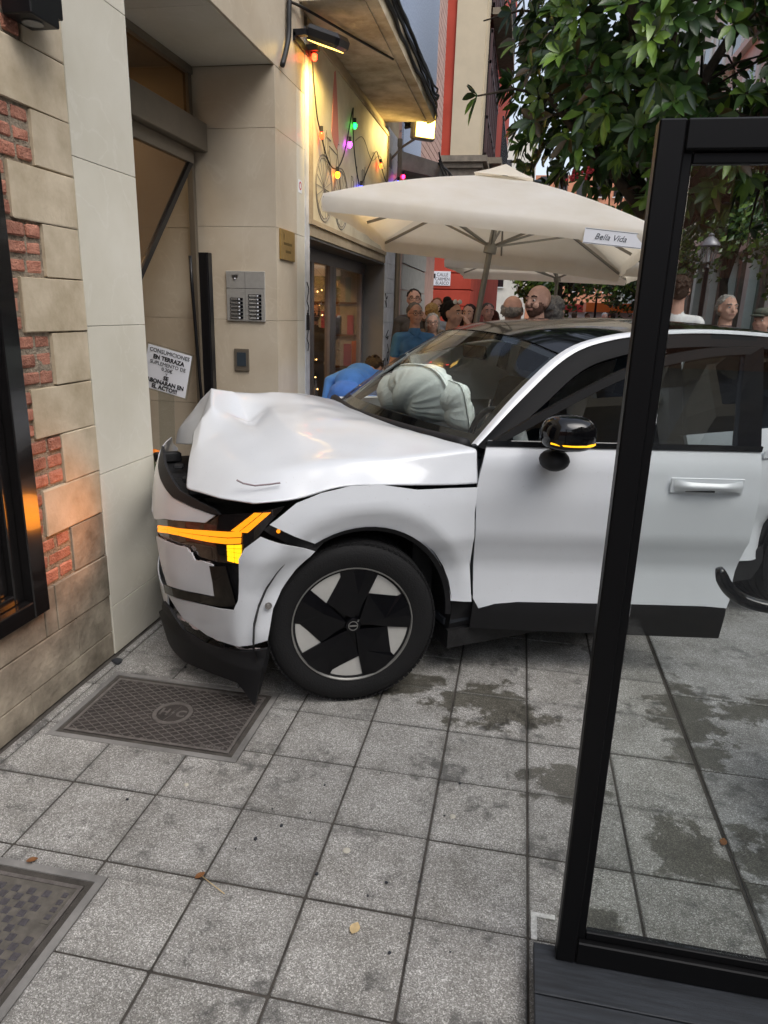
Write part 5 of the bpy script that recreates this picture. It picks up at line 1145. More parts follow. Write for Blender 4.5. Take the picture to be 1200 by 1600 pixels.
# open front door
MH = Matrix
door_parent_loc = (.53, 0, 0)
DSD = lambda w: float(np.interp(w, *DSd))
dpoly = [(.004, .395), (-.004, .65), (-.014, .88), (.0, .96), (.025, 1.066), (1.188, 1.070), (1.192, .905), (1.178, .68), (1.152, .50), (1.144, .41), (1.132, .374), (1.03, .381), (.66, .384), (.20, .384), (.10, .374), (.03, .352)]
door = panel('front_door', dpoly, lambda s, w: (s, DSD(w), w), 'car_white', CAR, .035, .03, (0, -1, 0)); tag(door, 'front door standing ajar')
door.location = door_parent_loc; door.rotation_euler = (0, 0, rad(-23))
panel('door_cladding', [(.005, .386), (.03, .346), (.10, .368), (.20, .378), (.66, .378), (1.03, .375), (1.132, .368), (1.138, .212), (.60, .225), (.0, .245)], lambda s, w: (s, .006+max(0, (.34-w))*.22, w), 'cladding', door, .03, .03, (0, -1, 0))
b = MB(); v2, f2 = cdt([(s*.97+.015, w) for s, w in dpoly], .08); a_, c_ = thicken([(s, .10, w) for s, w in v2], f2, .06, flip=False); b.add(a_, c_); b.build('door_card', 'interior_dark', door)
b = MB(); b.add([(.02, .045, 1.066), (1.19, .047, 1.070), (1.195, .052, 1.092), (.03, .050, 1.088), (.02, .07, 1.066), (1.19, .07, 1.070), (1.195, .07, 1.092), (.03, .07, 1.088)], [(0, 1, 2, 3), (4, 7, 6, 5), (3, 2, 6, 7), (0, 4, 5, 1), (1, 5, 6, 2), (0, 3, 7, 4)]); b.build('belt_moulding', 'car_black', door)
FT = [(.05, 1.082), (.17, 1.155), (.293, 1.225), (.45, 1.310), (.598, 1.383), (.767, 1.442), (.961, 1.481), (1.10, 1.493), (1.20, 1.497)]
FI = [(.103, 1.088), (.19, 1.135), (.293, 1.192), (.45, 1.276), (.601, 1.349), (.767, 1.405), (.961, 1.447), (1.08, 1.460), (1.14, 1.463)]
yd = lambda w: .05+(w-1.06)*.33
b = MB(); FT2 = crs(FT, 4); FI2 = crs(FI, 4); n = len(FT2)
def ring_strip(O_, I_, th):
    q = MB(); n = len(O_); vs = [(s, yd(w), w) for s, w in O_]+[(s, yd(w)-.004, w) for s, w in I_]+[(s, yd(w)+th, w) for s, w in O_]+[(s, yd(w)+th, w) for s, w in I_]
    fs = []
    for k in range(n-1): fs += [(k, n+k, n+k+1, k+1), (2*n+k, 2*n+k+1, 3*n+k+1, 3*n+k), (k, k+1, 2*n+k+1, 2*n+k), (n+k, 3*n+k, 3*n+k+1, n+k+1)]
    q.add(vs, fs); return q
ring_strip(FT2, FI2, .04).build('window_frame', 'matte_black', door, smooth=40)
ring_strip([(1.20, 1.497), (1.197, 1.30), (1.19, 1.088)], [(1.12, 1.463), (1.10, 1.30), (1.085, 1.088)], .04).build('window_frame', 'car_black', door)
b = MB(); poly = [(s, w) for s, w in FI]+[(1.12, 1.463), (1.085, 1.085), (.10, 1.085)]; v2, f2 = cdt(poly, .1); b.add([(s, yd(w)+.015, w) for s, w in v2], f2); b.build('door_window', 'door_glass', door)
hr = MB(); hr.box((.80, -.004, .897), (1.112, .002, .962), bev=.002); hr.build('handle_recess', 'car_white', door)
hb = MB()
v_, f_ = gridsurf([[(.815, -.004, .905), (.86, -.022, .910), (.93, -.030, .915), (1.02, -.030, .915), (1.10, -.010, .905)], [(.812, -.006, .930), (.86, -.036, .930), (.93, -.040, .930), (1.02, -.040, .930), (1.103, -.014, .930)], [(.815, -.004, .953), (.86, -.022, .950), (.93, -.028, .947), (1.02, -.028, .947), (1.10, -.010, .953)]], 3, 4); a_, c_ = thicken(v_, f_, .012); hb.add(a_, c_); hb.build('door_handle', 'car_white', door, smooth=50)
MB().box((.865, -.0055, .902), (.99, -.0045, .912)).build('handle_gap', 'car_black', door)
# mirror
mm = MB(); c0 = Vector((.305, -.12, 1.145)); prof = []
rows = []
for t, sy, sz in ((-.075, .10, .30), (-.068, .55, .62), (-.045, .85, .88), (-.01, 1.0, 1.0), (.035, 1.0, 1.0), (.06, .96, .95)):
    rows.append([(c0.x+.108*sy*(abs(cos(a))**.72)*(1 if cos(a) >= 0 else -1)+.012, 0, c0.z+(.080 if sin(a) > 0 else .062)*sz*(abs(sin(a))**.8)*(1 if sin(a) >= 0 else -1)) for a in np.linspace(0, 2*pi, 25)[:-1]])
    rows[-1] = [(x, z, t) for x, _, z in rows[-1]]
vs = []; n = 24
# the housing is deepest across the car (y) and bulges forward (-x)
for r_, (t, sy, sz) in zip(rows, ((-.075, .10, .30), (-.068, .55, .62), (-.045, .85, .88), (-.01, 1.0, 1.0), (.035, 1.0, 1.0), (.06, .96, .95))):
    for x, z, t_ in r_: vs.append((x, c0.y+t, z))
fs = [(i*n+j, i*n+(j+1) % n, (i+1)*n+(j+1) % n, (i+1)*n+j) for i in range(5) for j in range(n)]+[tuple(range(n-1, -1, -1)), tuple(5*n+j for j in range(n))]
mm.add(vs, fs); mo = mm.build('mirror_housing', 'car_black', door, smooth=50)
ind = MB(); pts = [(c0.x-.070, c0.y-.046, 1.124), (c0.x-.03, c0.y-.064, 1.119), (c0.x+.03, c0.y-.068, 1.117), (c0.x+.08, c0.y-.058, 1.118), (c0.x+.106, c0.y-.030, 1.120)]
ind.tube([tuple(p) for p in crs(pts, 4)], .0055, 6); ind.build('mirror_indicator', 'amber_hot', door, smooth=True)
MB().ball((.285, -.055, 1.035), (.062, .075, .045), 14, 8).build('mirror_base', 'cladding', door, smooth=True)
# wheels
def wheel(u, y, rz, side=1):
    e = MB(); T = []
    prof = [(.235, -.105), (.262, -.117), (.300, -.122), (.330, -.117), (.348, -.100), (.354, -.080)]
    for gx in (-.055, 0, .055): prof += [(.3555, gx-.008), (.347, gx-.007), (.347, gx+.007), (.3555, gx+.008)]
    prof += [(.354, .080), (.348, .100), (.330, .117), (.300, .122), (.262, .117), (.235, .105)]
    Mx_ = frame_M((0, 0, 0), (1, 0, 0), (0, 0, 1))            # lathe axis -> -y
    e.lathe(prof, 72, Mx_)
    # shoulder blocks
    for k in range(84):
        a = 2*pi*k/84
        for sg in (-1, 1):
            M_ = Mx_ @ Matrix.Rotation(a, 4, 'Z'); e.box((.345, -.0105, sg*.093-.016), (.3520, .0105, sg*.093+.014), M_)
    w = e.build('wheel', 'rubber', CAR, smooth=35); w.location = (u, y, .355); w.rotation_euler = (0, 0, rz if side > 0 else pi+rz)
    q = MB(); q.lathe([(.232, -.10), (.247, -.10), (.2505, .112), (.2475, .1165), (.2445, .112), (.242, .085), (.0, .060)], 60, Mx_); q.build('rim', 'rim_silver', w, smooth=35)
    q = MB(); q.lathe([(.2475, .1165), (.2515, .1165), (.2515, .1180), (.2475, .1180)], 60, Mx_, close=True); q.build('rim_edge', 'rim_silver', w, smooth=35)
    # silver inserts and dark turbine blades of the cover
    P = lambda r, a: (.2468*r*sin(rad(a)), .2468*r*cos(rad(a)))
    for k in range(5):
        o = 72*k
        win = [P(.992, 25+o+t) for t in np.linspace(0, 34, 7)]+[P(.88, 58+o), P(.76, 50+o), P(.60, 25+o)]
        q = MB(); q.prism(win, .094, .1035, Mx_); q.build('cover_insert', 'insert_silver', w)
        bl = [(.985, -15), (.985, 0), (.985, 14), (.985, 27), (.66, 27)]
        q = MB()
        hub = P(.10, o+5); ring_ = [P(r, a+o) for r, a in ((.60, -47), (.76, -22), (.88, -14), (.99, -13), (.99, 0), (.99, 12), (.99, 25), (.60, 25))]
        zz_ = [.108, .105, .105, .107, .115, .117, .109, .112]
        vs = [(hub[0], hub[1], .112)]+[(x, y_, z) for (x, y_), z in zip(ring_, zz_)]
        fold = P(.55, o+8); vs.append((fold[0], fold[1], .120))
        vv = [Mx_ @ Vector(p) for p in vs]; F_ = [(0, 1, 9), (1, 2, 9), (2, 3, 9), (3, 4, 9), (4, 5, 9), (5, 6, 9), (6, 7, 9), (7, 8, 9), (8, 0, 9)]
        q.add(vv, [tuple(reversed(f)) for f in F_]); base = [Mx_ @ Vector((p[0], p[1], .097)) for p in vs[1:9]]; m0 = len(q.v); q.v += [tuple(p) for p in base]
        for j in range(7): q.f.append((1+j, 2+j, m0+j+1, m0+j)); q.m.append(0)
        q.build('cover_blade', 'cover_black', w)
    q = MB(); q.disc((0, 0, .0945), .160, 40, Mx_); q.build('cover_disc', 'cover_black', w)
    q = MB(); q.lathe([(.0, .121), (.030, .121), (.033, .112), (.033, .100)], 24, Mx_); hubo = q.build('hub_cap', 'cover_black', w, smooth=40)
    q = MB(); q.lathe([(.0175, .1212), (.0175, .1222), (.0205, .1222), (.0205, .1212)], 28, Mx_, close=True); q.prism([(.013, .016), (.0225, .0255), (.016, .0255), (.0235, .0265), (.0235, .019), (.0245, .024)][:3]+[(.0245, .0265), (.0235, .018)], .1212, .1222, Mx_); q.box((-.0155, -.003, .1212), (.0155, .003, .1222), Mx_); q.build('hub_emblem', 'rim_silver', w)
    return w
wheel(.0, .13, rad(-12)); wheel(2.76, .13, 0); wheel(0., 1.71, rad(-12), -1); wheel(2.76, 1.71, 0, -1)
# interior
b = MB(); b.box((.40, .10, .80), (.80, 1.74, .985), bev=.05); b.box((.42, .15, .975), (.70, 1.69, 1.02), bev=.02); b.build('dashboard', 'interior_dark', CAR)
def seat(x, y, nm='seat'):
    q = MB(); q.box((x, y-.25, .42), (x+.52, y+.25, .62), bev=.06); sbk = MB(); M_ = Matrix.Translation((x+.50, y, .60)) @ Matrix.Rotation(rad(14), 4, 'Y'); sbk.box((-.07, -.25, 0), (.07, .25, .62), M_, bev=.05); o = q.build(nm, 'interior_blue', CAR, smooth=40); sbk.build('backrest', 'interior_blue', o, smooth=40); h = MB(); h.box((-.05, -.13, .67), (.05, .13, .85), M_, bev=.035); h.build('head_rest', 'interior_blue', o, smooth=40)
seat(1.05, .47); seat(1.05, 1.37)
q = MB(); q.box((2.0, .25, .45), (2.5, 1.59, .65), bev=.06); bs_ = q.build('rear_seat', 'interior_blue', CAR, smooth=40); q = MB(); q.box((-.07, -.66, 0), (.07, .66, .62), Matrix.Translation((2.52, .92, .62)) @ Matrix.Rotation(rad(15), 4, 'Y'), bev=.05); q.build('backrest', 'interior_blue', bs_, smooth=40)
MB().tube([(0.86+.06*sin(a)*.4, .47+.18*cos(a), .97+.18*sin(a)) for a in np.linspace(0, 2*pi, 25)], .016, 8).build('steering_wheel', 'interior_dark', CAR, smooth=True)
MB().box((1.02, .83, 1.36), (1.05, 1.05, 1.43), bev=.01).build('rear_view_mirror', 'car_black', CAR)
def blob(name, prims, m, parent, voxel=.02, noise=.0, sc=.1, smooth=4):
    """one continuous surface grown round a set of ellipsoids"""
    q = MB()
    for c, r_ in prims: q.ball(c, r_, 16, 10)
    me = q.mesh('tmp'); o = bpy.data.objects.new('tmp', me); COL.objects.link(o)
    r1 = o.modifiers.new('r', 'REMESH'); r1.mode = 'VOXEL'; r1.voxel_size = voxel
    s1 = o.modifiers.new('s', 'SMOOTH'); s1.iterations = smooth; s1.factor = .5
    if noise:
        t_ = bpy.data.textures.new('crumple', 'CLOUDS'); t_.noise_scale = sc; d_ = o.modifiers.new('d', 'DISPLACE'); d_.texture = t_; d_.strength = noise; d_.mid_level = .5
    dg = bpy.context.evaluated_depsgraph_get(); me2 = bpy.data.meshes.new_from_object(o.evaluated_get(dg)); bpy.data.objects.remove(o)
    me2.polygons.foreach_set('use_smooth', [True]*len(me2.polygons)); me2.materials.clear(); me2.name = name
    return put(name, me2, m, parent)
def pillow(name, c, hw, hh, ht, M_, m, parent, seed, n=84, k=34):
    """inflated cloth cushion: two bulging faces sewn round the edge, puckered along the seam"""
    g = random.Random(seed); ph = [g.uniform(0, 6.28) for _ in range(8)]; vs = []; fs = []
    for sd in (1, -1):
        o = len(vs)
        for i in range(k+1):
            r = (i/k)**.8
            for j in range(n):
                a_ = 2*pi*j/n; ca, sa = cos(a_), sin(a_); q_ = (abs(ca)**3.2+abs(sa)**3.2)**(-1/3.2)
                x = hw*r*q_*ca*(1+.05*sin(3*a_+ph[0])); y = hh*r*q_*sa*(1+.08*sin(2*a_+ph[1]))
                t = ht*max(0, 1-r**3.0)**.62
                t += ht*(.16*abs(sin(9*a_+ph[2]))+.10*abs(sin(16*a_+ph[3])))*r**2.2*(1-r**5)*-1.2+ht*(.16*abs(sin(x*11+ph[4]+2.2*sin(y*8)))+.13*abs(sin(y*19+x*13+ph[5])))*(1-r**2)-.10*ht
                vs.append(M_ @ Vector((x, y, sd*t+.0008*sd)))
        for i in range(k):
            for j in range(n):
                f = (o+i*n+j, o+(i+1)*n+j, o+(i+1)*n+(j+1) % n, o+i*n+(j+1) % n); fs.append(f if sd > 0 else f[::-1])
    for j in range(n): fs.append((k*n+j, (k+1)*n+k*n+j, (k+1)*n+k*n+(j+1) % n, k*n+(j+1) % n))
    q = MB(); q.add(vs, fs); return q.build(name, m, parent, smooth=True)
tm = lambda x, y, z, rx, ry: Matrix.Translation((x, y, z)) @ Matrix.Rotation(rad(ry), 4, 'Y') @ Matrix.Rotation(rad(rx), 4, 'X') @ frame_M((0, 0, 0), (0, 1, 0), (0, 0, 1))
ab = pillow('passenger_airbag', 0, .33, .165, .13, tm(.80, 1.08, 1.165, 0, -24), 'airbag', CAR, 3)
pillow('airbag_lobe', 0, .16, .12, .10, tm(.78, 1.37, 1.12, -10, -24), 'airbag', ab, 5); pillow('airbag_lobe', 0, .10, .15, .07, tm(.84, .76, 1.13, 14, -20), 'airbag', ab, 9)
tag(ab, 'deployed pale green airbag bulging behind the windshield')
blob('steering_airbag', [((.95, .47, .99), (.10, .17, .13)), ((.97, .50, .92), (.10, .15, .12))], 'airbag', CAR, .022, .03, .14)
v_, f_ = gridsurf([[(.95, 1.62, 1.34), (1.6, 1.66, 1.43), (2.3, 1.66, 1.43), (2.75, 1.65, 1.38)], [(1.0, 1.66, 1.2), (1.6, 1.70, 1.25), (2.3, 1.71, 1.24), (2.75, 1.70, 1.22)], [(1.05, 1.68, 1.06), (1.6, 1.72, 1.04), (2.3, 1.72, 1.03), (2.7, 1.71, 1.06)]], 5, 6); b = MB(); a_, c_ = thicken(v_, f_, .05); b.add(a_, c_); b.build('curtain_airbag', 'airbag', CAR, smooth=50)
b = MB(); b.box((.42, .05, .27), (3.3, 1.79, .30)); b.build('cabin_floor', 'interior_dark', CAR)

spot('indicator_glow', hl, (-.73, .50, .72), (-.82, .10, -.02), 2.4, 120, (1, .30, .03), .08)
# ------------------------------------------------------------------ people
SK = {}
def skin_m(h):
    n_ = 'skin_'+h.strip('#')
    if n_ not in MATS: mat(n_, tuple(a*.62+b_*.38 for a, b_ in zip(hx(h), (.80, .56, .46))), .75, var=.2, vs_=26, spec=.3, bump=.1, bs=80)
    return n_
def cloth_m(h):
    n_ = 'cloth_'+h.strip('#')
    if n_ not in MATS: mat(n_, tuple(min(.8, a*1.35+.008) for a in hx(h)), .9, var=.15, vs_=14, bump=.25, bs=30)
    return n_
def hair_m(h):
    n_ = 'hair_'+h.strip('#')
    if n_ not in MATS: mat(n_, h, .7, var=.55, vs_=70, bump=.8, bs=130, spec=.25)
    return n_
def capsule(mb, a, b_, ra, rb):
    a = Vector(a); b_ = Vector(b_); k = 5
    pts = [a.lerp(b_, i/k) for i in range(k+1)]; rr = [ra+(rb-ra)*i/k for i in range(k+1)]
    mb.tube(pts, rr, 12); mb.ball(a, ra, 12, 8); mb.ball(b_, rb, 12, 8)
def person(label, x, y, face, H, skin, top, legs, hair, style='short', gender='m', sleeves='short', look=0., arms=('down', 'down'), build=1.0, glasses=False, beard=None, extras=(), group=None, bend=False, lod=1.0):
    """face: heading of the body in degrees, 0 looks towards the viewer (-Y), positive turns to +X"""
    t = thing('person', label, 'person', (x, y, 0), rad(face), group)
    S = H; caps = []; ells = []        # (a, b, ra, rb, mat) / (c, r, mat)
    SKIN, TOP, LEG, SHOE, LIP, BRD = 0, 1, 2, 3, 4, 5
    slot = [skin_m(skin), cloth_m(top), cloth_m(legs), cloth_m('#2a2624'), skin_m('#9a5a50'), hair_m(beard or hair or '#3a3030')]
    w = build*(.94 if gender == 'f' else 1.0)
    E_ = lambda c, r, m, M=None: ells.append((Vector(c)*S, Vector(r)*S, m))
    C_ = lambda a, b_, ra, rb, m: caps.append((Vector(a)*S, Vector(b_)*S, ra*S, rb*S, m))
    if not bend:
        up = lambda p: p
    else:
        def up(p):
            p = Vector(p); z = p.z-.53
            if z <= 0: return p
            a = rad(min(1, z/.12)*82)
            return Vector((p.x, p.y*cos(a)-z*sin(a)*1.0, .53+z*cos(a)*1.0+p.y*sin(a)*-.0+(.03 if z > .1 else 0)))
    U = lambda p: tuple(up(Vector(p)))
    E_(U((0, .0, .525)), (.092*w, .066*w, .065), LEG); E_(U((0, 0, .60)), (.083*w, .060*w, .07), TOP); E_(U((0, 0, .66)), (.088*w, .063*w, .07), TOP); E_(U((0, .004, .73)), (.098*w, .066*w, .08), TOP)
    for s in (-1, 1):
        C_(U((s*.02, .004, .79)), U((s*.098*w, .006, .785)), .040, .036, TOP)
        if gender == 'f': E_(U((s*.04, -.050, .715)), (.034, .028, .036), TOP)
        hip = (s*.048*w, 0, .50); kn = (s*.052*w, -.004, .275); an = (s*.052*w, .008, .05)
        C_(hip, kn, .052*w, .036, LEG); C_(kn, an, .035, .023, LEG); C_((s*.052*w, .02, .022), (s*.058*w, -.085, .016), .022, .018, SHOE)
        sh = (s*.102*w, .006, .782); pose = arms[0 if s < 0 else 1]
        if pose == 'down': el = (s*.125*w, .012, .62); wr = (s*.128*w, -.025, .475)
        elif pose == 'phone': el = (s*.135*w, -.05, .65); wr = (s*.07, -.16, .80)
        elif pose == 'face': el = (s*.12*w, -.09, .68); wr = (s*.035, -.085, .845)
        elif pose == 'folded': el = (s*.128*w, -.03, .63); wr = (-s*.03, -.105, .655)
        else: el = (s*.14*w, -.06, .62); wr = (s*.12*w, -.20, .60)
        sh, el, wr = U(sh), U(el), U(wr)
        mid = tuple(Vector(sh).lerp(Vector(el), .62))
        if sleeves == 'short': C_(sh, mid, .034, .031, TOP); C_(mid, el, .025, .023, SKIN); C_(el, wr, .023, .015, SKIN)
        else: C_(sh, el, .034, .028, TOP); C_(el, wr, .027, .020, TOP)
        d = (Vector(wr)-Vector(el)).normalized(); sd = d.cross(Vector((s, 0, .2))).normalized(); nn = d.cross(sd)
        pw = Vector(wr)+d*.025; C_(wr, tuple(pw), .016, .020, SKIN); C_(tuple(pw-sd*.010), tuple(pw+d*.028-sd*.012), .014, .012, SKIN); C_(tuple(pw+sd*.010), tuple(pw+d*.028+sd*.012), .014, .012, SKIN)
        for k, ln in enumerate((.036, .043, .041, .032)):
            b0 = pw+d*.034+sd*(k-1.5)*.0115; b1 = b0+d*ln*.55+nn*.004; b2 = b1+d*ln*.45+nn*.014; C_(tuple(b0), tuple(b1), .0058, .0052, SKIN); C_(tuple(b1), tuple(b2), .0052, .0045, SKIN)
        t0 = pw-sd*.018; t1 = t0+d*.020-sd*.016+nn*.006; C_(tuple(t0), tuple(t1), .0075, .006, SKIN); C_(tuple(t1), tuple(t1+d*.018), .006, .005, SKIN)
    # neck and head; head turned by `look`
    nb = U((0, .010, .80)); hd = Vector(U((0, -.002, .935)))
    C_(nb, tuple(hd-(hd-Vector(nb)).normalized()*.055), .036*w, .033, SKIN)
    C_(U((0, .006, .795)), U((0, .004, .825)), .046*w, .038*w, TOP)
    Rz = Matrix.Rotation(rad(look), 3, 'Z')
    if bend: Rz = Matrix.Rotation(rad(75), 3, 'X') @ Rz
    h = lambda p: tuple(hd+Rz @ Vector(p))
    He = []
    def HE(c, r, m): ells.append((Vector(h(c))*S, Vector(r)*S, m, Rz)); He.append(1)
    HE((0, .010, .014), (.0445, .056, .052), SKIN); HE((0, -.012, -.020), (.039, .040, .044), BRD if beard else SKIN); HE((0, -.024, -.046), (.024, .022, .018), BRD if beard else SKIN); HE((0, -.030, .002), (.032, .020, .030), SKIN)
    HE((0, -.053, -.012), (.0085, .012, .009), SKIN); C_(h((0, -.046, .010)), h((0, -.056, -.010)), .006, .0075, SKIN)
    for s in (-1, 1):
        HE((s*.045, .006, -.004), (.006, .013, .020), SKIN); C_(h((s*.008, -.044, .016)), h((s*.027, -.040, .017)), .0062, .0055, SKIN); HE((s*.022, -.036, -.016), (.014, .012, .012), SKIN)
    C_(h((-.012, -.0478, -.0305)), h((.012, -.0478, -.0305)), .0048, .0048, LIP)
    q = MB()
    for c in caps: capsule(q, c[0], c[1], c[2], c[3])
    for e in ells:
        if len(e) == 4: M_ = Matrix.Translation(e[0]) @ e[3].to_4x4(); q.ball((0, 0, 0), tuple(e[1]), 18, 12, M_)
        else: q.ball(tuple(e[0]), tuple(e[1]), 18, 12)
    me = q.mesh('tmp'); o = bpy.data.objects.new('tmp', me); COL.objects.link(o)
    r1 = o.modifiers.new('r', 'REMESH'); r1.mode = 'VOXEL'; r1.voxel_size = .0085*lod
    s1 = o.modifiers.new('s', 'SMOOTH'); s1.iterations = 3; s1.factor = .5
    dg = bpy.context.evaluated_depsgraph_get(); bm = bpy.data.meshes.new_from_object(o.evaluated_get(dg)); bpy.data.objects.remove(o)
    n = len(bm.polygons); ctr = np.empty(n*3, np.float32); bm.polygons.foreach_get('center', ctr); ctr = ctr.reshape(-1, 3)
    best = np.full(n, 9., np.float32); idx = np.zeros(n, np.int32)
    for c in caps:
        a = np.array(c[0], np.float32); d = np.array(c[1], np.float32)-a; L2 = max(float(d.dot(d)), 1e-9); tt = np.clip(((ctr-a) @ d)/L2, 0, 1); dist = np.linalg.norm(ctr-a-tt[:, None]*d, axis=1)-(c[2]+(c[3]-c[2])*tt)
        m_ = dist < best; best[m_] = dist[m_]; idx[m_] = c[4]
    for e in ells:
        p = ctr-np.array(e[0], np.float32)
        if len(e) == 4: p = p @ np.array(e[3], np.float32)
        r = np.array(e[1], np.float32); k = np.linalg.norm(p/r, axis=1); dist = (k-1)*r.min()
        m_ = dist < best; best[m_] = dist[m_]; idx[m_] = e[2]
    bm.materials.clear(); bm.name = 'body'
    body = put('body', bm, slot, t); bm.polygons.foreach_set('material_index', idx); bm.polygons.foreach_set('use_smooth', [True]*n)
    if 'eye_white' not in MATS: mat('eye_white', '#cfc8c0', .3); mat('eye_dark', '#1d1614', .2)
    hw = lambda p: Vector(h(p))*S
    for s in (-1, 1):
        ey = MB().ball(hw((s*.0175, -.0415, .004)), .0066*S, 10, 6).build('eye', 'eye_white', t, smooth=True); MB().ball(hw((s*.0172, -.0445, .004)), .0046*S, 8, 6).build('iris', 'eye_dark', ey, smooth=True)
        MB().tube([hw((s*.009, -.0508, .0195)), hw((s*.019, -.0490, .0225)), hw((s*.030, -.0405, .0185))], .0026*S, 6).build('eyebrow', hair_m(hair or '#3a2c28'), t, smooth=True)
    rg = random.Random(int(abs(x*977+y*131)))
    if style != 'bald':
        q = MB(); M_ = Rz.to_4x4(); base = lambda c, r: q.ball((0, 0, 0), tuple(Vector(r)*S), 16, 10, Matrix.Translation(hw(c)) @ M_)
        if style == 'fringe': base((0, .030, -.002), (.048, .042, .030))
        else: base((0, .020, .026), (.0475, .0535, .046)); base((0, .034, -.004), (.045, .034, .040))
        if style in ('long', 'bob'):
            for s in (-1, 1): base((s*.040, .012, -.020), (.016, .030, .046))
            base((0, .040, -.045), (.046, .026, .050))
            if style == 'long':
                for s in (-1, 1): base((s*.045, -.002, -.065), (.017, .024, .050))
                base((0, .042, -.09), (.05, .024, .045))
        if style == 'bun': base((0, .045, .072), (.026, .026, .024)); base((0, .02, .03), (.047, .053, .046))
        if style == 'curly':
            for k in range(110):
                d = Vector((rg.gauss(0, 1), rg.gauss(.5, 1), rg.gauss(.3, 1))).normalized(); base((d.x*.047, .018+d.y*.054, .018+d.z*.050), (.010,)*3)
        else:
            for k in range(70):
                d = Vector((rg.gauss(0, 1), rg.gauss(.6, .8), rg.gauss(.5, .8))).normalized(); c = Vector((d.x*.046, .020+d.y*.053, .024+d.z*.046))
                if c.y < -.028 or style == 'fringe' and c.z > .02: continue
                e = c+Vector((rg.gauss(0, .006), rg.gauss(.006, .006), rg.uniform(-.022, -.006))); capsule(q, hw(tuple(c)), hw(tuple(e)), .0062*S, .003*S)
        m2 = q.mesh('tmp'); o = bpy.data.objects.new('tmp', m2); COL.objects.link(o); r1 = o.modifiers.new('r', 'REMESH'); r1.mode = 'VOXEL'; r1.voxel_size = .006*lod
        dg = bpy.context.evaluated_depsgraph_get(); m3 = bpy.data.meshes.new_from_object(o.evaluated_get(dg)); bpy.data.objects.remove(o); m3.materials.clear(); m3.name = 'hair'; m3.polygons.foreach_set('use_smooth', [True]*len(m3.polygons)); put('hair', m3, hair_m(hair), t)
    if glasses:
        for s in (-1, 1):
            pts = [hw((s*.019+.0145*cos(a), -.0545+abs(.0145*cos(a)+.0)*.12, .003+.0115*sin(a))) for a in np.linspace(0, 2*pi, 15)]
            MB().tube(pts, .0010*S, 5).build('spectacles', 'black_plastic', t); MB().tube([hw((s*.033, -.052, .006)), hw((s*.047, .0, .004))], .0014*S, 5).build('spectacles', 'black_plastic', t)
        MB().tube([hw((-.006, -.055, .006)), hw((.006, -.055, .006))], .0016*S, 5).build('spectacles', 'black_plastic', t)
    for ex in extras:
        if ex == 'cap':
            q = MB(); q.ball((0, 0, 0), tuple(Vector((.054, .066, .030))*S), 18, 10, Matrix.Translation(hw((0, .008, .046))) @ Rz.to_4x4()); q.ball((0, 0, 0), tuple(Vector((.040, .030, .007))*S), 16, 8, Matrix.Translation(hw((0, -.060, .030))) @ Rz.to_4x4()); q.build('flat_cap', cloth_m('#4b4f45'), t, smooth=True)
        if ex == 'sunglasses':
            for s in (-1, 1): MB().ball((0, 0, 0), tuple(Vector((.020, .008, .013))*S), 12, 8, Matrix.Translation(hw((s*.023, -.025, .066))) @ Rz.to_4x4()).build('sunglasses', 'white_paint', t, smooth=True)
        if ex == 'collar':
            for s in (-1, 1): q = MB(); q.add([Vector(p)*S for p in ((s*.008, -.058, .800), (s*.040, -.022, .828), (s*.044, .0, .815), (s*.034, -.060, .782))], [(0, 1, 2, 3)]); q.build('shirt_collar', cloth_m(top if top not in ('#1c2236',) else '#cfd3da'), t)
        if ex == 'phone': p = Vector((-.07*1, -.185, .845))*S; MB().box(p-Vector((.035, .006, .07)), p+Vector((.035, .006, .07)), bev=.004).build('smartphone', 'black_plastic', t)
    return t
BY = 'bystanders behind the car'
person('grey haired man in a blue polo shirt and glasses looking on beside the shop', -1.15, 7.7, 22, 1.675, '#c08d78', '#3f6f9f', '#3b3f4a', '#8d8a86', glasses=True, group=BY, extras=('collar',), build=1.1, look=8)
person('tall man in dark jacket behind the man in the blue polo', -1.40, 9.2, 12, 1.86, '#b98672', '#3a3634', '#2c2f38', '#33291f', sleeves='long', glasses=True, group=BY, arms=('down', 'phone'))
person('small white haired woman with glasses right of the blue polo man', -1.03, 8.25, 10, 1.57, '#c99c88', '#5a5f66', '#3a3a40', '#b9b3aa', 'bob', 'f', 'long', glasses=True, group=BY)
person('blonde woman turned away behind the white haired woman', -1.12, 9.0, 150, 1.69, '#c99a80', '#7a6a58', '#33343c', '#b08d58', 'bob', 'f', 'long', group=BY)
person('red haired woman at the back of the crowd', -1.26, 10.5, 5, 1.78, '#cf9f88', '#8a8f96', '#33343c', '#a5643a', 'bob', 'f', 'long', group=BY)
person('dark haired woman with a bun and pale sunglasses on her head', -.67, 6.9, 62, 1.69, '#a8745c', '#2b2326', '#23252c', '#1a1517', 'bun', 'f', 'short', group=BY, extras=('sunglasses',))
person('brown haired woman with a hand to her cheek left of the parasol pole', -.68, 9.0, -12, 1.69, '#c4907a', '#5b3a34', '#2d2e36', '#3a2420', 'long', 'f', 'long', group=BY, arms=('down', 'face'))
person('ruddy man right of the parasol pole at the back', -.49, 9.9, 15, 1.72, '#b8796a', '#4a4f58', '#2d2e36', '#5d5752', group=BY, sleeves='long')
person('short auburn haired person half hidden behind the car roof', -.43, 10.7, 160, 1.63, '#b98672', '#5a3430', '#2d2e36', '#5a2e22', 'bob', 'f', 'long', group=BY)
person('bald man seen from behind over the car roof', -.095, 5.85, 168, 1.735, '#c98f78', '#6d6a66', '#3a3c44', '#a39a90', 'fringe', 'm', 'long', group=BY, build=1.08)
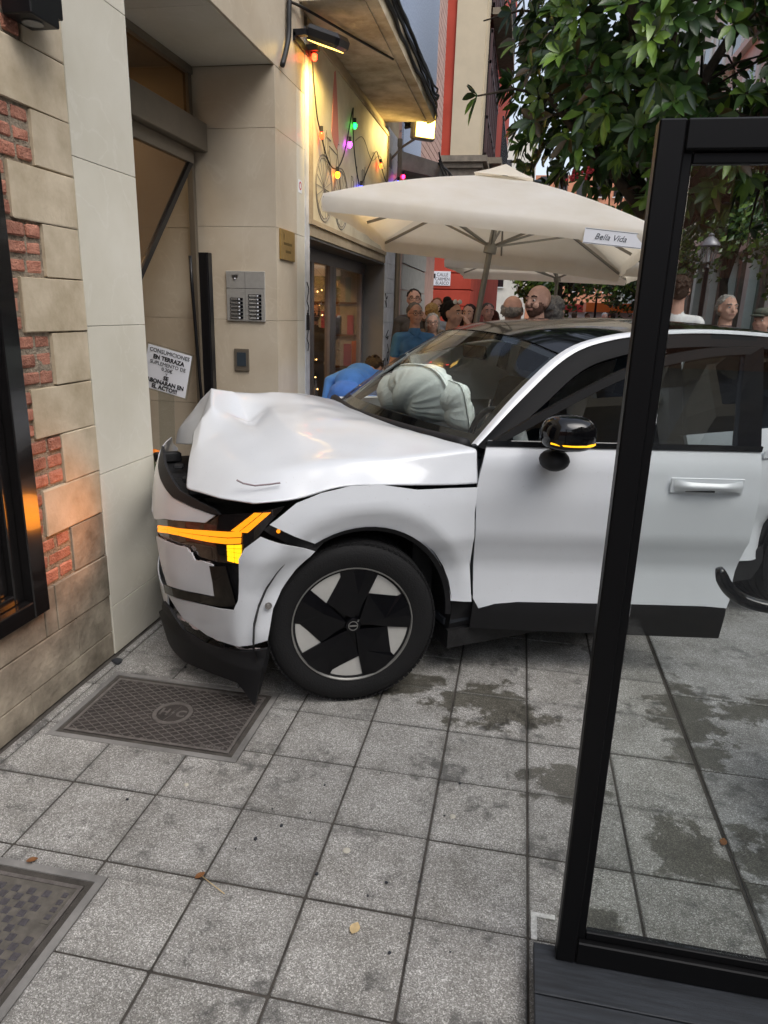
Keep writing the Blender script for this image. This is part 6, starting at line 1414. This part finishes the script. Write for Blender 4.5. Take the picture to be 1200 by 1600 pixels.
person('young man with shaved head and dark beard looking over the car roof', .088, 5.62, -18, 1.81, '#a97a66', '#22242a', '#23252c', '#2a1f1b', 'bald', 'm', 'long', look=-22, beard='#6e5146', group=BY)
person('grey curly haired person seen from behind over the car roof', .215, 5.78, 176, 1.73, '#c29580', '#51575e', '#33353d', '#8f8c88', 'curly', 'm', 'long', group=BY)
person('man in a white shirt half hidden by the black screen post', 1.44, 7.45, 170, 1.99, '#b88470', '#c9cbd6', '#33353d', '#4a3a30', 'short', 'm', 'short', group=BY)
person('white haired older man in a navy jumper behind the glass screen', 1.94, 7.6, 16, 1.83, '#c39079', '#1c2236', '#3a3c44', '#b9b5ae', 'short', 'm', 'long', group=BY, extras=('collar',), build=1.1)
person('man in a grey flat cap at the right edge', 2.26, 7.55, -35, 1.71, '#b07a66', '#3a3d40', '#2d2e36', '#8d8a86', 'short', 'm', 'long', group=BY, extras=('cap',), look=-10)
person('person in bright blue clothes bending down between car and shop', -1.47, 5.95, 172, 1.70, '#c08d78', '#4a7fd6', '#4573c0', '#5a4a3a', 'short', 'm', 'long', bend=True, build=1.0)
person('bearded man in a dark jacket and yellow shirt inside the shop doorway', -2.5, 8.45, 40, 1.66, '#b98672', '#3a342c', '#2d2e36', '#3a2c24', 'short', 'm', 'long', beard='#4a3a30')
FP = 'passers by far down the street'
for i, (x, y, fc, tp, lg, hr, lab) in enumerate(((1.45, 22, 160, '#d8dcdf', '#5fb0ac', '#4a3a30', 'distant walker in white top and teal trousers'), (2.15, 26, 30, '#e0c9a4', '#c9b494', '#6a4a30', 'distant walker in cream clothes'), (2.2, 21, 10, '#5a5f4e', '#44483c', '#cfd8da', 'distant person with pale blue cap'), (2.75, 24, -170, '#d9952e', '#3a3c44', '#2a1f1b', 'distant walker in a yellow jacket'), (3.15, 28, 20, '#b8464a', '#33353d', '#3a2c24', 'distant walker in a red top'))):
    person(lab, x, y, fc, 1.70, '#b98672', tp, lg, hr, 'short', 'm', 'long', lod=2.4)
# ------------------------------------------------------------------ parasols
mat('canvas', '#f5f3ee', .9, var=.10, vs_=2.5, dark='#e6e1d6', bump=.35, bs=7)
mat('pole_alu', '#8a8780', .45, .6)
def canvas_mat():
    m = MATS['canvas']; N = m.node_tree.nodes; K = m.node_tree.links; p = N['Principled BSDF']; o = N['Material Output']
    t = N.new('ShaderNodeBsdfTranslucent'); t.inputs[0].default_value = (.86, .78, .63, 1); x = N.new('ShaderNodeMixShader'); x.inputs[0].default_value = .48
    K.new(p.outputs[0], x.inputs[1]); K.new(t.outputs[0], x.inputs[2]); K.new(x.outputs[0], o.inputs['Surface'])
canvas_mat()
def parasol(label, corners, apex, hub, foot, val=.16, banner=None, grp='terrace parasols'):
    """corners: front-left, front-right, back-right, back-left"""
    t = thing('parasol', label, 'parasol', (foot[0], foot[1], 0), 0, grp); O = Vector((foot[0], foot[1], 0)); L = lambda p: Vector(p)-O
    A_ = L(apex); Cn = [L(c) for c in corners]; n = 10
    q = MB(); vsum = []
    for s in range(4):
        a, c = Cn[s], Cn[(s+1) % 4]; vs = []
        for i in range(n+1):
            r = i/n
            for j in range(n+1):
                e = a.lerp(c, j/n); mid = 4*(j/n)*(1-j/n); e = e+Vector((0, 0, -.015*mid))+(A_-e)*(.045*mid)
                p = A_.lerp(e, r); p = p+Vector((0, 0, -.02*mid*r*(1-r)+.16*r*(1-r))); vs.append(p)
        for k in range(1, 5):
            for j in range(n+1):
                e = vs[n*(n+1)+j]; out = (e-Vector((A_.x, A_.y, e.z))).normalized(); vs.append(e+Vector((0, 0, -val*(k/4)**1.25))+out*(.022*sin(k/4*pi*.75)-.012*k/4*(1+sin(j*2.3+s))))
        q.add(vs, [(i*(n+1)+j, (i+1)*(n+1)+j, (i+1)*(n+1)+j+1, i*(n+1)+j+1) for i in range(n+4) for j in range(n)])
    can = q.build('canopy', 'canvas', t, smooth=70)
    # vent cap
    q = MB(); vs = [A_+Vector((0, 0, .09))]; k = 24
    for r, dz in ((.5, .07), (1, .0)):
        for j in range(k):
            f = j/k*4; s = int(f); e = (Cn[s].lerp(Cn[(s+1) % 4], f-s)-A_)*.20*r; vs.append(A_+e+Vector((0, 0, .05+.03*(1-r)-.0*dz)))
    q.add(vs, [(0, 1+j, 1+(j+1) % k) for j in range(k)]+[(1+j, 1+k+j, 1+k+(j+1) % k, 1+(j+1) % k) for j in range(k)]); q.build('vent_cap', 'canvas', t, smooth=True)
    Hb = L(hub); q = MB(); ft = Vector((0, 0, .09)); q.tube([ft, ft.lerp(Hb, .5), Hb, A_], .026, 10); q.build('pole', 'pole_alu', t, smooth=40)
    d = (A_-Hb).normalized(); q = MB(); q.tube([Hb-d*.05, Hb+d*.03], .055, 12); q.build('runner', 'pole_alu', t, smooth=40)
    for s in range(4):
        for e in (Cn[s], Cn[s].lerp(Cn[(s+1) % 4], .5)+(A_-Cn[s].lerp(Cn[(s+1) % 4], .5))*.05):
            tip = e-Vector((0, 0, .03)); top_ = A_-Vector((0, 0, .05)); m = top_.lerp(tip, .52)-Vector((0, 0, .02)); q = MB(); q.bar(top_, tip, .016, .022); r_ = q.build('rib', 'pole_alu', t); q = MB(); q.bar(Hb, m, .014, .018); q.build('strut', 'pole_alu', r_)
    q = MB(); q.box((-.25, -.25, .0), (.25, .25, .08), bev=.01); q.build('base_slab', 'concrete', t)
    if banner:
        a, c = Cn[0], Cn[1]; x = (c-a).normalized(); f0 = a.lerp(c, .86); m = 4*.86*.14; f0 = f0+Vector((0, 0, -.015*m-.085))+(A_-f0)*(.045*m); out = Vector((x.y, -x.x, 0)); z = x.cross(-out) if False else Vector((0, 0, 1)); Mb = frame_M(f0+out*.018, x, Vector((0, 0, 1))-x*x.z)
        q = MB(); q.box((-.20, -.05, -.001), (.20, .05, .001), Mb); bo = q.build('banner', 'paper_white', t); mat('banner_ink', '#4f545c', .8); q = MB()
        for y in (-.045, .045): q.box((-.195, y-.0015, .0012), (.195, y+.0015, .002), Mb)
        q.build('banner_lines', 'banner_ink', bo); text_obj('letters', banner, .055, 'banner_ink', bo, Mb @ Matrix.Translation((-.02, 0, .0025)), .0006, shear=.35)
    return t
parasol('large cream parasol with a lettered banner beside the shop', [(-1.45, 5.12, 2.37), (.90, 5.35, 2.17), (.90, 7.75, 2.05), (-1.46, 7.5, 2.29)], (-.25, 6.42, 2.70), (-.33, 6.4, 2.14), (-.60, 6.4, 0), .115, 'Bella Vida')
parasol('second cream parasol farther down the street', [(-1.15, 10.3, 2.33), (1.62, 10.4, 2.25), (1.65, 13.1, 2.25), (-1.1, 13.0, 2.3)], (.3, 11.7, 2.75), (.45, 11.7, 2.14), (.46, 11.7, 0), .13)
# ------------------------------------------------------------------ glass screen on a dark plinth
mat('deck_wood', '#32363c', .55, var=.45, vs_=7, dark='#1f2226', bump=.2, bs=60)
def grain(m):
    nt = MATS[m].node_tree; N = nt.nodes; tc = N.new('ShaderNodeTexCoord'); mp = N.new('ShaderNodeMapping'); mp.inputs['Scale'].default_value = (1, 14, 14)
    nt.links.new(tc.outputs['Object'], mp.inputs[0])
    for n_ in N:
        if n_.type == 'TEX_NOISE': nt.links.new(mp.outputs[0], n_.inputs['Vector'])
grain('deck_wood')
pl = thing('terrace_plinth', 'dark wooden plinth under the black glass screen', 'plinth', (1.1, 1.1, 0))
for k, (ya, yb) in enumerate(((1.315, 1.455), (1.168, 1.311), (1.02, 1.164), (.87, 1.016), (.72, .866))):
    MB().box((.150-1.1, ya-1.1, .046), (1.4, yb-1.1, .070), bev=.002).build('plank', 'deck_wood', pl)
MB().box((.156-1.1, -.37, .0), (1.39, .345, .045)).build('plinth_base', 'black_metal', pl)
sc_ = thing('glass_screen', 'black framed glass terrace screen standing in the foreground', 'screen', (1.0, 1.425, .07))
fx0, fx1, fz1 = .203-1.0, 1.3, 1.862
mat('screen_black', (.003, .003, .0035), .45, spec=.25)
def fr(lo, hi): return MB().box(lo, hi, bev=.003).build('frame_bar', 'screen_black', sc_)
yb0, yb1 = -.014, .028
fr((fx0, yb0, .0005), (fx0+.046, yb1, fz1)); fr((fx0+.0465, yb0, fz1-.05), (fx1, yb1, fz1)); fr((fx0+.0465, yb0, .0005), (fx1, yb1, .065)); fr((fx1+.0005, yb0, .0005), (fx1+.05, yb1, fz1))
def fi(lo, hi): return MB().box(lo, hi, bev=.002).build('inner_bead', 'screen_black', sc_)
fi((fx0+.0465, .0, .066), (fx0+.064, .020, fz1-.051)); fi((fx0+.0645, .0, fz1-.070), (fx1-.001, .020, fz1-.051)); fi((fx0+.0645, .0, .066), (fx1-.001, .020, .088)); 
MB().box((fx0+.066, .007, .089), (fx1-.002, .011, fz1-.0705)).build('glass_pane', 'glass_clear', sc_)
# terrace chair mostly outside the frame; its curved arm reaches into view
ch = thing('terrace_chair', 'black terrace chair with an upswept curved armrest at the right edge', 'chair', (1.28, 2.08, 0))
for sy in (-.31, .31):
    MB().tube([tuple(p) for p in crs([(.713-1.28, sy, .795), (.735-1.28, sy, .750), (.765-1.28, sy, .715), (.81-1.28, sy, .688), (.89-1.28, sy, .672), (1.1-1.28, sy, .668), (1.5-1.28, sy, .69)], 4)], [.012, .017, .02]+[.022]*22, 10).build('armrest', 'car_black', ch, smooth=True)
    MB().tube([(-.10, sy, 0), (-.12, sy, .44), (-.10, sy, .67)], .014, 8).build('leg', 'black_metal', ch, smooth=True); MB().tube([(.30, sy, 0), (.22, sy, .44), (.27, sy, .95)], .014, 8).build('leg', 'black_metal', ch, smooth=True)
MB().box((-.20, -.295, .43), (.24, .295, .455), bev=.01).build('seat', 'black_plastic', ch)
for k in range(5): MB().box((.238+.012*k, -.295, .52+.085*k), (.252+.012*k, .295, .585+.085*k), bev=.004).build('back_slat', 'black_plastic', ch)
# ------------------------------------------------------------------ litter
mat('dry_leaf', '#8a5a30', .7, var=.4, vs_=60); mat('pale_leaf', '#d3b98a', .7, var=.3, vs_=60); mat('gum', '#b9b4a6', .7); mat('shard', '#2b2e33', .4)
def curl(label, x, y, L, W, rz, m, amp=.35):
    q = MB(); n = 6; vs = []
    for i in range(n+1):
        t = i/n; wf = sin(pi*min(1, t*1.05))**.7 if 0 < t < 1 else .04
        for s in (-1, 0, 1): vs.append((L*(t-.5), s*W*.5*wf, .004+abs(s)*W*amp*.4*wf+amp*.35*L*(t-.5)**2*4*.5))
    q.add(vs, [(i*3+j, (i+1)*3+j, (i+1)*3+j+1, i*3+j+1) for i in range(n) for j in range(2)]); o = q.build('fallen_leaf', m, smooth=True); o.location = (x, y, 0); o.rotation_euler = (0, 0, rz); return tag(o, label, 'leaf', 'fallen leaves')
curl('brown curled leaf at the near corner of the chequered cover', -1.30, 1.475, .034, .02, .6, 'dry_leaf', .8)
curl('brown leaf on a long stalk at a tile joint in the foreground', -.795, 1.53, .034, .02, 1.0, 'dry_leaf', .6)
curl('pale tan leaf lying in the middle of a foreground tile', -.315, 1.455, .04, .028, 1.4, 'pale_leaf', .2)
curl('orange leaf on the kerb line behind the glass screen', .755, 2.02, .04, .022, 1.2, 'dry_leaf', .5)
o = MB().tube([(-.79, 1.53, .006), (-.75, 1.508, .008), (-.70, 1.485, .005)], .0014, 5).build('leaf_stalk', 'pale_leaf', smooth=True); tag(o, 'thin dry stalk beside the brown leaf at the tile joint', 'twig')
for (x, y, r) in ((-.405, 1.725, .012), (-1.02, 1.9, .008), (-.1, 1.95, .01)):
    q = MB(); q.lathe([(0, .004), (r*.7, .0035), (r, .0015), (r, -.002)], 14); o = q.build('gum_spot', 'gum', smooth=True); o.location = (x, y, 0); tag(o, {-.405: 'round pale gum spot near the middle tile', -1.02: 'small gum spot left of the middle tiles', -.1: 'gum spot on the tile in front of the wheel'}[x], 'gum')
def shard(label, x, y, s, seed):
    g = random.Random(seed); poly = [(s*g.uniform(.5, 1)*cos(2*pi*k/6), s*g.uniform(.4, 1)*sin(2*pi*k/6)) for k in range(6)]; q = MB(); q.prism(poly, 0, s*.3, Matrix.Rotation(.12, 4, 'X')); o = q.build('plastic_shard', 'shard'); o.location = (x, y, .004); tag(o, label, 'shard', 'broken plastic pieces')
shard('broken dark plastic piece against the wall under the marble pillar', -1.715, 2.62, .035, 1); shard('black plastic fragment near the left edge of the paving', -1.60, 1.64, .03, 5)
g = random.Random(4); spots = [(-1.55+.9*g.random(), 2.6+.5*g.random()) for _ in range(10)]+[(-1.4+1.4*g.random(), 1.6+.6*g.random()) for _ in range(14)]+[(-.5+.7*g.random(), 1.3+.5*g.random()) for _ in range(6)]
q = MB()
for k, (x, y) in enumerate(spots):
    s = g.uniform(.003, .008); q.prism([(s*g.uniform(.5, 1)*cos(2*pi*j/5), s*g.uniform(.5, 1)*sin(2*pi*j/5)) for j in range(5)], .0, s*.6, Matrix.Translation((x, y, .0025)))
o = q.build('crash_debris', 'shard'); tag(o, 'tiny dark crumbs of plastic scattered over the paving', 'debris', kind='stuff')
